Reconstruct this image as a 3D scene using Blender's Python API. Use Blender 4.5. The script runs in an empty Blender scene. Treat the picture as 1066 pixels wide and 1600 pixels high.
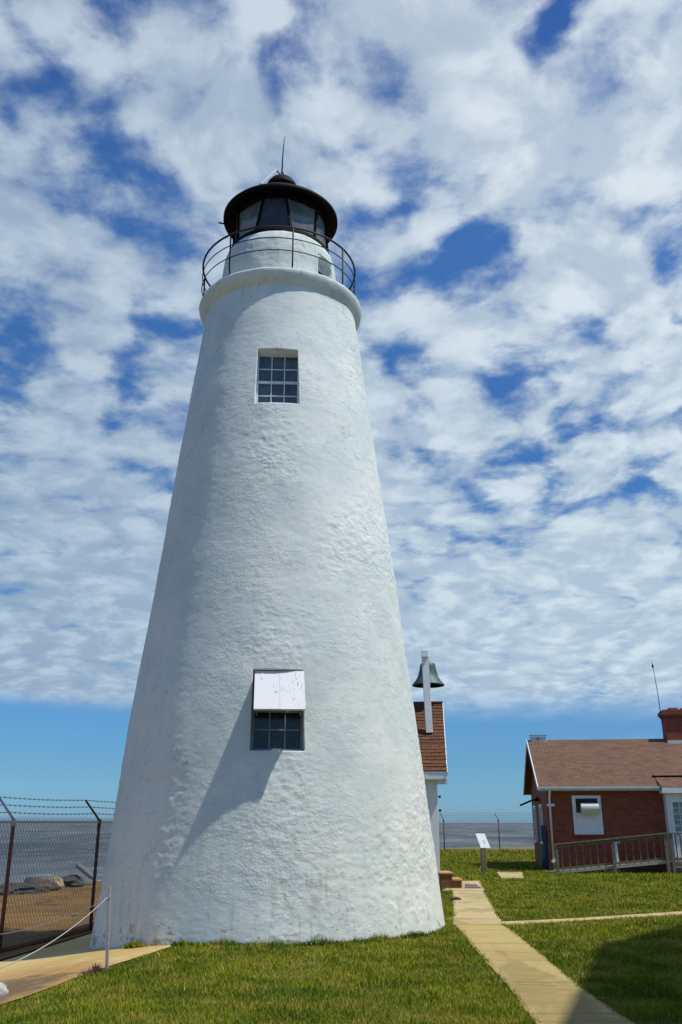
import bpy, math, random
import numpy as np
from mathutils import Vector, Matrix, noise
random.seed(7); rng = np.random.default_rng(7)
R = math.radians
scene = bpy.context.scene
C = scene.collection

# ------------------------------------------------------------------ camera
CAM_H = 1.6; FPX = 1400.0; PITCH = math.atan(485/FPX)
cam_d = bpy.data.cameras.new('camera'); cam = bpy.data.objects.new('camera', cam_d); C.objects.link(cam)
cam_d.sensor_fit = 'VERTICAL'; cam_d.sensor_height = 24.0; cam_d.lens = 24.0*FPX/1600
cam_d.clip_start = .05; cam_d.clip_end = 60000
cam.location = (0, 0, CAM_H); cam.rotation_euler = (R(90)+PITCH, 0, 0)
scene.camera = cam

# ------------------------------------------------------------------ sun, sky, exposure
SUN_A, SUN_E = R(68), R(61)      # azimuth right of the direction that looks back at the camera; elevation
SV = Vector((math.sin(SUN_A)*math.cos(SUN_E), -math.cos(SUN_A)*math.cos(SUN_E), math.sin(SUN_E)))
sl = bpy.data.lights.new('sun', 'SUN'); sl.energy = 3.9; sl.angle = R(1.0); sl.color = (1, .955, .88)
sun = bpy.data.objects.new('sun', sl); C.objects.link(sun)
sun.rotation_euler = SV.to_track_quat('Z', 'Y').to_euler()
scene.view_settings.view_transform = 'Standard'; scene.view_settings.look = 'None'
scene.view_settings.exposure = 0; scene.view_settings.gamma = 1

W = bpy.data.worlds.new('World'); scene.world = W; W.use_nodes = True
nt = W.node_tree; nt.nodes.clear()
class NT:
    """tiny helper for wiring shader nodes"""
    def __init__(s, t): s.t = t
    def n(s, typ, ins=None, **kw):
        nd = s.t.nodes.new(typ)
        for k, v in kw.items(): setattr(nd, k, v)
        for k, v in (ins or {}).items():
            sock = nd.inputs[k]
            if isinstance(v, bpy.types.NodeSocket): s.t.links.new(v, sock)
            else: sock.default_value = v
        return nd
    def math(s, op, a, b=0.0, c=None, clamp=False):
        ins = {0: a, 1: b}
        if c is not None: ins[2] = c
        return s.n('ShaderNodeMath', ins, operation=op, use_clamp=clamp).outputs[0]
    def vmath(s, op, a, b=(0, 0, 0), out=0):
        return s.n('ShaderNodeVectorMath', {0: a, 1: b}, operation=op).outputs[out]
    def scale(s, v, sc):
        return s.vmath('MULTIPLY', v, sc)
    def noise(s, v, scale, detail=4, rough=.55, dist=0.0, out='Fac'):
        return s.n('ShaderNodeTexNoise', {'Vector': v, 'Scale': scale, 'Detail': detail, 'Roughness': rough, 'Distortion': dist}).outputs[out]
    def ss(s, v, a, b, lo=0.0, hi=1.0):
        return s.n('ShaderNodeMapRange', {'Value': v, 'From Min': a, 'From Max': b, 'To Min': lo, 'To Max': hi}, interpolation_type='SMOOTHSTEP').outputs[0]
    def lin(s, v, a, b, lo=0.0, hi=1.0):
        return s.n('ShaderNodeMapRange', {'Value': v, 'From Min': a, 'From Max': b, 'To Min': lo, 'To Max': hi}).outputs[0]
    def mix(s, f, a, b, bt='MIX'):
        nd = s.n('ShaderNodeMix', None, data_type='RGBA', blend_type=bt)
        for k, v in ((0, f), (6, a), (7, b)):
            if isinstance(v, bpy.types.NodeSocket): s.t.links.new(v, nd.inputs[k])
            else: nd.inputs[k].default_value = v if k == 0 else (tuple(v)+(1,))[:4]
        return nd.outputs[2]
g = NT(nt)
tc = g.n('ShaderNodeTexCoord').outputs['Generated']
sky = g.n('ShaderNodeTexSky', sky_type='NISHITA', sun_disc=False, sun_elevation=SUN_E,
          sun_rotation=math.atan2(SV.x, SV.y), altitude=0, air_density=1.0, dust_density=.4, ozone_density=2.5).outputs[0]
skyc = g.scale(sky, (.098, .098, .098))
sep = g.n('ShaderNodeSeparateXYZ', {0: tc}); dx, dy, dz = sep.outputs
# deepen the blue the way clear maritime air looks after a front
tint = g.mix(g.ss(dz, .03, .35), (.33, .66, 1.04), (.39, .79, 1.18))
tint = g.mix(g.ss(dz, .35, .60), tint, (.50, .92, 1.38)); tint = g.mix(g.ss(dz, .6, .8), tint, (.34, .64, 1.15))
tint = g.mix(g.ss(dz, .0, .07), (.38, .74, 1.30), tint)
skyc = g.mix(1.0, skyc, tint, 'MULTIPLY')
den = g.math('ADD', g.math('MAXIMUM', dz, 0.0), .20)
P = g.n('ShaderNodeCombineXYZ', {0: g.math('DIVIDE', dx, den), 1: g.math('DIVIDE', dy, den), 2: 0.0}).outputs[0]
warp = g.noise(P, 2.2, 3, .5, out='Color')
Pw = g.vmath('ADD', P, g.scale(g.vmath('SUBTRACT', warp, (.5, .5, .5)), (.22, .22, 0)))
warp2 = g.noise(P, 9.0, 3, .5, out='Color')
Pv = g.vmath('ADD', Pw, g.scale(g.vmath('SUBTRACT', warp2, (.5, .5, .5)), (.13, .13, 0)))
big = g.noise(g.vmath('ADD', Pw, (3.1, 7.3, 0)), 1.7, 2, .5)
mid = g.noise(g.vmath('ADD', Pw, (11.0, 2.0, 0)), 11.5, 8, .58)
fine = g.noise(g.vmath('ADD', P, (5.0, 12.0, 0)), 26.0, 5, .6)
cells = g.n('ShaderNodeTexVoronoi', {'Vector': Pv, 'Scale': 11.0, 'Smoothness': .55}, feature='SMOOTH_F1').outputs['Distance']
rip = g.n('ShaderNodeTexWave', {'Vector': g.vmath('ADD', Pw, (.0, .0, 0)), 'Scale': 1.7, 'Distortion': 6.0, 'Detail': 3.0, 'Detail Scale': 1.6}, bands_direction='Y').outputs['Fac']
def term(v, c, k): return g.math('MULTIPLY', g.math('SUBTRACT', v, c), k)
cov = .83
for v, c, k in ((big, .5, .75), (mid, .5, 1.25), (fine, .5, .65), (cells, .40, -1.25), (rip, .5, .07)):
    cov = g.math('ADD', cov, term(v, c, k))
def pdir(x, y):
    X = (x-533)/FPX; Y = (800-y)/FPX
    d = Vector((X, math.cos(PITCH)-Y*math.sin(PITCH), math.sin(PITCH)+Y*math.cos(PITCH))).normalized()
    return d.x/(d.z+.20), d.y/(d.z+.20)
# openings (negative) and thick banks (positive) of the cloud sheet, placed on the cloud plane: direction, radius, amount
def spot(x, y, r, amt):
    global cov
    c = pdir(x, y)
    d = g.n('ShaderNodeVectorMath', {0: Pv, 1: (c[0], c[1], 0)}, operation='DISTANCE').outputs['Value']
    cov = g.math('ADD', cov, g.ss(d, 0, r*.95, amt*(.80 if amt < 0 else .55), 0.0))
for x, y, r, a in ((590, 270, .11, -.30), (640, 335, .12, -.36), (690, 400, .11, -.32), (665, 440, .09, -.2), (815, 22, .07, -.35), (850, 48, .07, -.40), (885, 30, .06, -.3), (842, 92, .065, -.35), (835, 128, .05, -.25), (810, 35, .09, -.25), (935, 110, .08, -.25), (850, 120, .08, -.25),
                   (505, 75, .07, -.28), (522, 160, .08, -.28), (210, 295, .12, -.32), (110, 225, .09, -.22), (30, 75, .10, -.25), (60, 545, .13, -.24), (260, 545, .12, -.28), (130, 20, .08, -.2), (350, 235, .09, -.2),
                   (890, 565, .13, -.28), (780, 380, .10, -.26), (790, 610, .10, -.2), (290, 505, .10, -.2), (795, 720, .13, -.22), (990, 355, .06, -.22), (930, 700, .10, -.14), (430, 130, .06, -.1), (60, 620, .1, -.15), (190, 640, .10, -.16), (1040, 200, .06, -.15),
                   (700, 500, .08, -.15), (965, 620, .1, -.16),
                   (830, 220, .20, .22), (320, 140, .20, .20), (960, 260, .20, .22), (700, 130, .17, .18), (60, 400, .15, .14), (100, 130, .10, .12), (560, 420, .12, .16), (940, 450, .18, .16), (720, 560, .15, .05), (120, 760, .4, .12), (900, 900, .6, .14), (600, 380, .07, .1)):
    spot(x, y, r, a)
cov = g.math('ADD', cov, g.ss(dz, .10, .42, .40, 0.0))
# unseen cloud overhead-left and behind the camera thinned out, for bluer, darker fill light
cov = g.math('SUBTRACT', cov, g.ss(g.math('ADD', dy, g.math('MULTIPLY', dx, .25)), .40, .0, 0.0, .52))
dens = g.ss(cov, .14, .84)
edge = g.math('SUBTRACT', dz, g.math('ADD', g.math('MULTIPLY', dx, -.028), g.math('ADD', .094, g.math('MULTIPLY', g.noise(P, 1.3, 3, .5), .012))))
soft = g.lin(dx, -.25, .15, .022, .050)
edgem = g.n('ShaderNodeMapRange', {'Value': edge, 'From Min': 0.0, 'From Max': soft}, interpolation_type='SMOOTHSTEP').outputs[0]
dens = g.math('MULTIPLY', dens, edgem)
thin = g.noise(g.n('ShaderNodeMapping', {'Vector': tc, 'Scale': (6, 6, 42)}).outputs[0], 1.5, 5, .6)
wisp = g.math('MULTIPLY', g.ss(thin, .60, .80), .20)
dens = g.math('MAXIMUM', dens, g.math('MULTIPLY', wisp, g.ss(dz, .01, .04)))
ripple = g.noise(g.vmath('ADD', Pw, (1.0, 31.0, 0)), 9.0, 5, .6)
shade = g.ss(g.math('ADD', g.math('ADD', g.math('MULTIPLY', mid, .45), g.math('MULTIPLY', ripple, .55)), g.math('MULTIPLY', cells, -.18)), .34, .56)
cl = g.mix(shade, (.39, .49, .60), (.60, .685, .76))
cl = g.mix(g.ss(dx, -.42, .35), g.mix(1.0, cl, (.80, .86, .92), 'MULTIPLY'), g.mix(1.0, cl, (1.16, 1.15, 1.12), 'MULTIPLY'))
cl = g.mix(g.ss(dz, .12, .7), g.mix(1.0, cl, (.96, 1.0, 1.02), 'MULTIPLY'), g.mix(1.0, cl, (1.08, 1.05, 1.05), 'MULTIPLY'))
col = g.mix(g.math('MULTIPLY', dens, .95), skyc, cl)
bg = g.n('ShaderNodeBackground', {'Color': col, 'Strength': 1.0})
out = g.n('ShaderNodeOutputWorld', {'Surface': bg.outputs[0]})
W.cycles.sampling_method = 'MANUAL'; W.cycles.sample_map_resolution = 1024

# ------------------------------------------------------------------ helpers
def ratio(px, py):
    fh = FPX*math.cos(PITCH)+(py-800)*math.sin(PITCH); v = FPX*math.sin(PITCH)-(py-800)*math.cos(PITCH)
    return (px-533)/fh, v/fh
def at(px, py, Y):
    a, b = ratio(px, py); return Vector((a*Y, Y, CAM_H+b*Y))
def smooth(t): t = min(1, max(0, t)); return t*t*(3-2*t)
def hgt(x, y):
    return -.55*smooth((-1.7-x)/4.6)
def ongr(px, py, dz_=0.0):
    a, b = ratio(px, py); z = 0
    for _ in range(30):
        Y = (z+dz_-CAM_H)/b; z = hgt(a*Y, Y)
    return Vector((a*Y, Y, z+dz_))

MATS = {}
def mat(name, base=(.5, .5, .5), rough=.7, metal=0.0, spec=.5, build=None):
    m = bpy.data.materials.new(name); m.use_nodes = True; t = m.node_tree
    b = t.nodes['Principled BSDF']; b.inputs['Base Color'].default_value = (*base, 1)
    b.inputs['Roughness'].default_value = rough; b.inputs['Metallic'].default_value = metal
    b.inputs['Specular IOR Level'].default_value = spec
    if build: build(NT(t), b, t)
    MATS[name] = m; return m
def setc(t, b, s): t.links.new(s, b.inputs['Base Color'])
def bump(g, t, b, h, strength=.5, dist=.02):
    bm = g.n('ShaderNodeBump', {'Height': h, 'Strength': strength, 'Distance': dist}); t.links.new(bm.outputs[0], b.inputs['Normal'])
def objc(g): return g.n('ShaderNodeTexCoord').outputs['Object']
def varied(c, amt=.15, scale=6, bs=.25, bd=.01):
    def f(g, b, t):
        o = objc(g); n1 = g.noise(o, scale, 6, .6); n2 = g.noise(o, scale*9, 4, .6)
        k = g.math('ADD', g.math('MULTIPLY', n1, .7), g.math('MULTIPLY', n2, .3))
        f_ = g.ss(k, .35, .65)
        setc(t, b, g.mix(f_, tuple(x*(1-amt) for x in c), tuple(min(1, x*(1+amt)) for x in c)))
        bump(g, t, b, k, bs, bd)
    return f

def stucco(g, b, t):
    o = objc(g)
    z = g.n('ShaderNodeSeparateXYZ', {0: o}).outputs[2]
    n1 = g.noise(o, .8, 5, .6); n2 = g.noise(g.scale(o, (1, 1, 1.6)), 6, 6, .62); n3 = g.noise(o, 28, 5, .65); n4 = g.noise(o, 110, 3, .6)
    brush = g.noise(g.scale(o, (1, 1, 5)), 14, 4, .6)
    wmask = g.ss(g.noise(g.vmath('ADD', o, (4, 2, 8)), .75, 3, .5), .40, .62)
    vo = g.n('ShaderNodeTexVoronoi', {'Vector': g.vmath('ADD', g.scale(o, (1, 1, 2.0)), g.scale(g.noise(o, 3, 5, .65, out='Color'), (.9, .9, .9))), 'Scale': 1.5}, feature='DISTANCE_TO_EDGE').outputs[0]
    crack = g.math('MULTIPLY', g.ss(vo, .012, .0), g.ss(g.noise(g.vmath('ADD', o, (40, 2, 8)), 1.1, 3, .5), .52, .62))
    h = g.math('MULTIPLY', g.math('ADD', g.math('MULTIPLY', n2, .9), g.math('MULTIPLY', n3, .5)), g.math('ADD', .35, g.math('MULTIPLY', wmask, .9)))
    h = g.math('ADD', h, g.math('MULTIPLY', n4, .16)); h = g.math('ADD', h, g.math('MULTIPLY', brush, .16))
    h = g.math('SUBTRACT', h, g.math('MULTIPLY', crack, .45))
    bump(g, t, b, h, .44, .042)
    c = g.mix(g.ss(n1, .36, .64), (.61, .685, .66), (.74, .775, .73))
    c = g.mix(g.ss(n2, .32, .46, .6, 0), c, (.55, .62, .63))
    c = g.mix(g.ss(g.noise(g.vmath('ADD', o, (7, 7, 1)), 2.3, 6, .65), .56, .72, 0, .55), c, (.78, .79, .76))
    # grime that runs down and gathers near the foot
    st = g.noise(g.scale(o, (6, 6, .45)), 1.5, 5, .6)
    foot = g.math('MULTIPLY', g.ss(st, .53, .70), g.ss(z, .05, 2.3, .5, .0))
    c = g.mix(foot, c, (.40, .42, .33))
    pn = g.noise(g.scale(o, (1, 1, 1.7)), 4.5, 7, .66)
    patch = g.math('MULTIPLY', g.ss(g.math('SUBTRACT', pn, g.ss(z, -.1, .7, 0.0, .30)), .52, .57), .85)
    c = g.mix(patch, c, (.36, .32, .22))
    dots = g.math('MULTIPLY', g.ss(g.noise(g.scale(o, (1, 1, .8)), 15, 4, .7), .66, .70), g.ss(g.noise(g.vmath('ADD', o, (1, 9, 3)), .9, 3), .46, .62))
    c = g.mix(g.math('MULTIPLY', dots, .5), c, (.34, .35, .33))
    st2 = g.noise(g.scale(o, (8, 8, .30)), 1.0, 5, .62)
    c = g.mix(g.ss(st2, .56, .74, 0, .26), c, (.46, .51, .47))
    # weather streaks below the gallery, faint rust at a few of the stanchions
    c = g.mix(g.math('MULTIPLY', g.ss(g.noise(g.scale(o, (12, 12, .5)), 1.0, 4, .6), .55, .72, 0, .35), g.ss(z, 9.6, 11.7)), c, (.38, .34, .24))
    c = g.mix(g.math('MULTIPLY', crack, .7), c, (.30, .31, .29))
    setc(t, b, c)
mat('whitewash', (.78, .8, .8), .85, spec=.25, build=stucco)

def brickm(g, b, t):
    o = objc(g); s = g.n('ShaderNodeSeparateXYZ', {0: o})
    v = g.n('ShaderNodeCombineXYZ', {0: g.math('ADD', s.outputs[0], s.outputs[1]), 1: s.outputs[2], 2: 0.0}).outputs[0]
    br = g.n('ShaderNodeTexBrick', {'Vector': v, 'Scale': 1.0, 'Mortar Size': .007, 'Mortar Smooth': .2, 'Bias': .0, 'Brick Width': .215, 'Row Height': .075,
             'Color1': (.30, .070, .036, 1), 'Color2': (.17, .038, .022, 1), 'Mortar': (.25, .15, .11, 1)})
    n1 = g.noise(o, 1.2, 5, .6)
    c = g.mix(g.ss(n1, .35, .7, 0, .5), br.outputs['Color'], (.25, .066, .038)); setc(t, b, c)
    bump(g, t, b, g.math('MULTIPLY', br.outputs['Fac'], -1.0), .6, .008)
mat('brick', (.2, .05, .03), .85, spec=.2, build=brickm)
def shingle(c1, c2, c3, bw, rh, bs):
    def f(g, b, t):
        o = objc(g); s = g.n('ShaderNodeSeparateXYZ', {0: o})
        v = g.n('ShaderNodeCombineXYZ', {0: s.outputs[0], 1: g.math('MULTIPLY', s.outputs[2], bs), 2: 0.0}).outputs[0]
        br = g.n('ShaderNodeTexBrick', {'Vector': v, 'Scale': 1.0, 'Mortar Size': .010, 'Mortar Smooth': .6, 'Bias': .0, 'Brick Width': bw, 'Row Height': rh,
             'Color1': (*c1, 1), 'Color2': (*c2, 1), 'Mortar': (*c3, 1)})
        n1 = g.noise(o, 2.0, 6, .65); n2 = g.noise(o, 40, 3, .6)
        c = g.mix(g.ss(n1, .35, .65, 0, .55), br.outputs['Color'], tuple((a+d)/2 for a, d in zip(c1, c2)))
        c = g.mix(g.math('MULTIPLY', n2, .35), c, c3); setc(t, b, c)
        bump(g, t, b, g.math('ADD', g.math('MULTIPLY', br.outputs['Fac'], -1.0), g.math('MULTIPLY', n2, .4)), .6, .01)
    return f
mat('house_shingle', (.3, .2, .15), .9, spec=.15, build=shingle((.235, .135, .088), (.145, .085, .058), (.06, .037, .027), .30, .145, 1.95))
mat('bell_shingle', (.25, .12, .07), .9, spec=.15, build=shingle((.23, .105, .052), (.12, .056, .033), (.045, .024, .016), .24, .145, 1.32))

mat('white_paint', (.78, .8, .82), .5, build=varied((.76, .78, .80), .05, 5, .12, .004))
mat('pale_trim', (.6, .66, .7), .5, build=varied((.55, .62, .64), .08, 4, .1, .004))
def peel(g, b, t):
    o = objc(g); n = g.noise(g.scale(o, (14, 3, 3)), 3.0, 6, .7); m = g.noise(o, 3, 3)
    x = g.n('ShaderNodeSeparateXYZ', {0: o}).outputs[0]
    f = g.ss(g.math('ADD', g.math('ADD', n, g.math('MULTIPLY', m, .15)), g.ss(x, -.1, .4, 0, .05)), .735, .76)
    setc(t, b, g.mix(f, (.72, .73, .73), (.20, .17, .15))); bump(g, t, b, g.math('MULTIPLY', f, -1.0), .5, .004)
mat('peeling_white_paint', (.85, .86, .88), .5, build=peel)
mat('black_iron', (.012, .012, .014), .65, spec=.12, build=varied((.0045, .004, .0045), .4, 12, .3, .004))
mat('rail_iron', (.02, .019, .019), .6, spec=.35, build=varied((.018, .016, .016), .4, 14, .3, .003))
mat('window_frame_paint', (.55, .6, .65), .5, build=varied((.62, .66, .70), .08, 9, .15, .003))
mat('grey_window_paint', (.12, .14, .16), .6, build=varied((.20, .22, .24), .15, 9, .15, .003))
def winglass(c, rough=.12):
    def f(g, b, t):
        o = objc(g); n = g.noise(o, 3.5, 4, .6)
        setc(t, b, g.mix(g.ss(n, .3, .7), tuple(x*.7 for x in c), tuple(x*1.35 for x in c)))
        bump(g, t, b, g.noise(o, 5, 2), .12, .01)
    return f
mat('dark_glass', (.006, .008, .014), .12, build=winglass((.007, .010, .016)))
mat('blue_glass', (.05, .08, .11), .15, build=winglass((.06, .09, .12)))
mat('curtain_glass', (.2, .3, .3), .2, build=winglass((.20, .30, .28)))
# lantern glass: salt-hazed, lets the sky through
def lantern_glass():
    m = bpy.data.materials.new('lantern_glass'); m.use_nodes = True; t = m.node_tree; t.nodes.clear(); g = NT(t)
    o = objc(g); n = g.noise(g.scale(o, (1, 1, 1)), 3.0, 5, .6)
    tr = g.n('ShaderNodeBsdfTransparent', {'Color': (.55, .60, .60, 1)})
    df = g.n('ShaderNodeBsdfDiffuse', {'Color': (.42, .45, .44, 1)})
    tl = g.n('ShaderNodeBsdfTranslucent', {'Color': (.45, .48, .47, 1)})
    a = g.n('ShaderNodeMixShader', {0: .5, 1: df.outputs[0], 2: tl.outputs[0]})
    hz = g.n('ShaderNodeMixShader', {0: g.ss(n, .3, .7, .48, .80), 1: tr.outputs[0], 2: a.outputs[0]})
    gl = g.n('ShaderNodeBsdfGlossy', {'Color': (.8, .85, .9, 1), 'Roughness': .08})
    fr = g.math('ADD', g.math('MULTIPLY', g.math('POWER', g.n('ShaderNodeLayerWeight', {'Blend': .5}).outputs['Facing'], 4.0), .5), .05)
    x = g.n('ShaderNodeMixShader', {0: fr, 1: hz.outputs[0], 2: gl.outputs[0]})
    g.n('ShaderNodeOutputMaterial', {'Surface': x.outputs[0]}); MATS['lantern_glass'] = m
lantern_glass()
mat('dark_panel', (.03, .035, .04), .5, build=varied((.030, .036, .044), .3, 5, .1, .004))
mat('verdigris', (.08, .15, .13), .55, metal=.35, build=varied((.055, .105, .10), .45, 7, .3, .006))
mat('rust', (.1, .03, .02), .85, build=varied((.17, .05, .025), .4, 20, .4, .004))
mat('dark_rust', (.05, .03, .02), .85, build=varied((.085, .042, .025), .4, 20, .4, .004))
mat('galvanised', (.45, .47, .48), .55, metal=.3, build=varied((.42, .44, .44), .15, 20, .2, .003))
mat('fence_wire', (.12, .12, .125), .6, metal=.2, build=varied((.15, .155, .16), .3, 9, .1, .002))
mat('dark_wire', (.04, .04, .045), .7, build=varied((.05, .05, .055), .3, 9, .1, .002))
mat('rope', (.5, .48, .44), .95, build=varied((.50, .48, .43), .15, 60, .6, .004))
mat('stake', (.4, .4, .38), .8, build=varied((.36, .36, .33), .2, 30, .4, .004))
mat('weathered_wood', (.25, .22, .16), .9, build=varied((.17, .145, .095), .3, 8, .5, .006))
mat('step_wood', (.3, .13, .04), .75, build=varied((.17, .072, .022), .3, 6, .4, .006))
mat('step_tread', (.4, .2, .07), .8, build=varied((.42, .24, .085), .2, 6, .4, .006))
mat('doormat', (.1, .07, .09), .95, build=varied((.13, .09, .11), .2, 90, .7, .01))
mat('panel_face', (.7, .72, .72), .35, build=varied((.62, .66, .66), .12, 9, .05, .002))
mat('dark_text', (.12, .13, .13), .6, build=varied((.44, .48, .48), .2, 9, .05, .002))
mat('blue_pipe', (.03, .1, .2), .5, build=varied((.025, .085, .16), .2, 9, .1, .003))
mat('steel_hood', (.7, .7, .66), .3, metal=.55, build=varied((.72, .72, .66), .08, 9, .1, .003))
mat('terracotta', (.4, .17, .08), .85, build=varied((.36, .15, .07), .2, 9, .3, .004))
def rock(c, amt=.35): return varied(c, amt, 3, .8, .04)
mat('dark_rock', (.08, .075, .07), .9, build=rock((.045, .042, .040)))
mat('brown_rock', (.16, .11, .07), .9, build=rock((.085, .062, .042)))
mat('tan_rock', (.35, .27, .15), .9, build=rock((.32, .25, .14)))
mat('slab_rock', (.2, .2, .2), .9, build=rock((.13, .135, .14), .2))
def boulder(g, b, t):
    o = objc(g); n = g.noise(o, 4, 6, .65)
    setc(t, b, g.mix(g.ss(n, .52, .60), (.42, .42, .43), (.30, .24, .15))); bump(g, t, b, n, .8, .04)
mat('whitewashed_rock', (.7, .7, .7), .85, build=boulder)
mat('dead_plant', (.12, .07, .05), .95, build=varied((.13, .075, .055), .4, 30, .5, .01))

def lawnm(g, b, t):
    o = objc(g); n1 = g.noise(o, .55, 5, .6); n2 = g.noise(o, 9, 6, .65)
    s = g.n('ShaderNodeSeparateXYZ', {0: o})
    c = g.mix(g.ss(n1, .38, .62), (.075, .090, .010), (.15, .14, .022))
    c = g.mix(g.ss(n2, .45, .7, 0, .55), c, (.10, .085, .03))
    # sandy strip towards the shore
    far = g.ss(g.math('ADD', s.outputs[1], g.math('MULTIPLY', n1, 5)), 54, 61)
    c = g.mix(far, c, g.mix(n2, (.24, .19, .095), (.15, .13, .055)))
    setc(t, b, c); bump(g, t, b, n2, .8, .04)
mat('lawn_soil', (.08, .1, .02), .95, spec=.1, build=lawnm)
def blade(g, b, t):
    o = objc(g); at_ = g.n('ShaderNodeAttribute', attribute_name='tint').outputs['Fac']
    n1 = g.noise(o, .6, 5, .6); n3 = g.noise(g.vmath('ADD', o, (9, 4, 0)), 1.7, 7, .68)
    c = g.mix(g.ss(n1, .42, .58), (.080, .150, .006), (.225, .265, .012))
    c = g.mix(g.ss(n3, .49, .60, 0, .85), c, (.36, .31, .05))
    c = g.mix(g.ss(n3, .47, .37, 0, .85), c, (.04, .10, .006))
    c = g.mix(g.ss(at_, .0, 1.0, .0, .4), c, (.30, .32, .03))
    c = g.mix(g.ss(at_, .93, .96, 0, .8), c, (.50, .40, .13))
    setc(t, b, c); b.inputs['Subsurface Weight'].default_value = 0
mat('grass_blade', (.08, .14, .02), .85, spec=.04, build=blade)
def concrete(c1, c2, c3, sc=1.0):
    def f(g, b, t):
        o = objc(g); n1 = g.noise(o, .7*sc, 5, .6); n2 = g.noise(o, 4*sc, 6, .65); n3 = g.noise(o, 70, 3, .7)
        c = g.mix(g.ss(n1, .38, .62), c1, c2); c = g.mix(g.ss(n2, .52, .70, 0, .75), c, c3)
        n4 = g.noise(g.scale(o, (1, .45, 1)), 1.1*sc, 6, .6); c = g.mix(g.ss(n4, .50, .58, 0, .6), c, tuple(x*.62 for x in c2))
        c = g.mix(g.ss(n3, .35, .65, 0, .35), c, tuple(x*.5 for x in c2)); setc(t, b, c)
        bump(g, t, b, g.math('ADD', n3, n2), .5, .008)
    return f
def pathm(g, b, t):
    o = objc(g); s = g.n('ShaderNodeSeparateXYZ', {0: o}); n1 = g.noise(o, .7, 5, .6); n2 = g.noise(o, 4, 7, .68); n3 = g.noise(o, 75, 3, .7); n5 = g.noise(g.scale(o, (1, .5, 1)), 2.4, 7, .68)
    c = g.mix(g.ss(n1, .38, .62), (.49, .385, .155), (.43, .32, .115)); c = g.mix(g.ss(n2, .52, .70, 0, .6), c, (.53, .44, .24))
    # damp, earth-stained middle that widens towards the near end
    ax = g.math('ABSOLUTE', g.math('SUBTRACT', s.outputs[0], g.math('ADD', 1.80, g.math('MULTIPLY', s.outputs[1], .022))))
    lim = g.ss(s.outputs[1], 15.0, 9.5, -.16, .36)
    stn = g.ss(g.math('SUBTRACT', g.math('ADD', ax, g.math('MULTIPLY', g.math('SUBTRACT', n5, .5), 1.0)), lim), .10, -.10)
    c = g.mix(g.math('MULTIPLY', stn, g.ss(n2, .3, .7, .85, .45)), c, (.27, .19, .065))
    # cross joints collect dirt
    jn = g.math('FRACT', g.math('MULTIPLY', s.outputs[1], .62))
    c = g.mix(g.math('MULTIPLY', g.ss(g.math('ABSOLUTE', g.math('SUBTRACT', jn, .5)), .024, .008), .8), c, (.20, .155, .08))
    c = g.mix(g.ss(n3, .38, .62, 0, .45), c, (.24, .18, .08)); setc(t, b, c)
    bump(g, t, b, g.math('ADD', n3, n2), .6, .008)
mat('path_concrete', (.4, .3, .17), .9, spec=.2, build=pathm)
mat('pale_concrete', (.5, .42, .27), .9, spec=.2, build=concrete((.56, .46, .25), (.50, .39, .19), (.44, .34, .16)))
mat('pink_concrete', (.5, .38, .3), .9, spec=.2, build=concrete((.50, .38, .22), (.45, .33, .17), (.50, .40, .24)))
def apron(g, b, t):
    o = objc(g); s = g.n('ShaderNodeSeparateXYZ', {0: o}); n1 = g.noise(o, .8, 5, .6); n2 = g.noise(o, 3.5, 7, .65); n3 = g.noise(o, 60, 3, .7)
    c = g.mix(g.ss(n1, .38, .62), (.64, .49, .22), (.56, .39, .14))
    c = g.mix(g.ss(n2, .55, .75, 0, .6), c, (.68, .56, .32))
    # wet earthy stain at the near-left corner
    d = g.n('ShaderNodeVectorMath', {0: g.vmath('MULTIPLY', o, (1, .7, 0)), 1: (-4.15, 11.5*.7, 0)}, operation='DISTANCE').outputs['Value']
    d = g.math('ADD', d, g.math('MULTIPLY', g.math('SUBTRACT', n2, .5), 1.6))
    ring = g.ss(d, 1.15, .55, 0, .85)
    c = g.mix(g.ss(d, 1.9, 1.1, 0, .6), c, (.38, .18, .045)); c = g.mix(ring, c, (.105, .078, .05))
    c = g.mix(g.ss(n3, .35, .65, 0, .3), c, (.2, .12, .05)); setc(t, b, c); bump(g, t, b, g.math('ADD', n3, n2), .5, .008)
mat('apron_concrete', (.5, .34, .13), .9, spec=.2, build=apron)
def revet(g, b, t):
    o = objc(g); n1 = g.noise(o, .35, 6, .6); n2 = g.noise(o, 4, 6, .7); vo = g.n('ShaderNodeTexVoronoi', {'Vector': g.vmath('ADD', o, g.scale(g.noise(o, .8, 4, .6, out='Color'), (2.5, 2.5, 0))), 'Scale': .16}, feature='DISTANCE_TO_EDGE').outputs[0]
    c = g.mix(g.ss(n1, .35, .65), (.20, .115, .038), (.13, .075, .028)); c = g.mix(g.ss(n2, .5, .7, 0, .5), c, (.25, .165, .07))
    c = g.mix(g.ss(vo, 0, .010, .9, 0), c, (.03, .02, .015)); setc(t, b, c); bump(g, t, b, n2, .6, .03)
mat('revetment_concrete', (.25, .15, .06), .95, spec=.1, build=revet)
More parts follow.
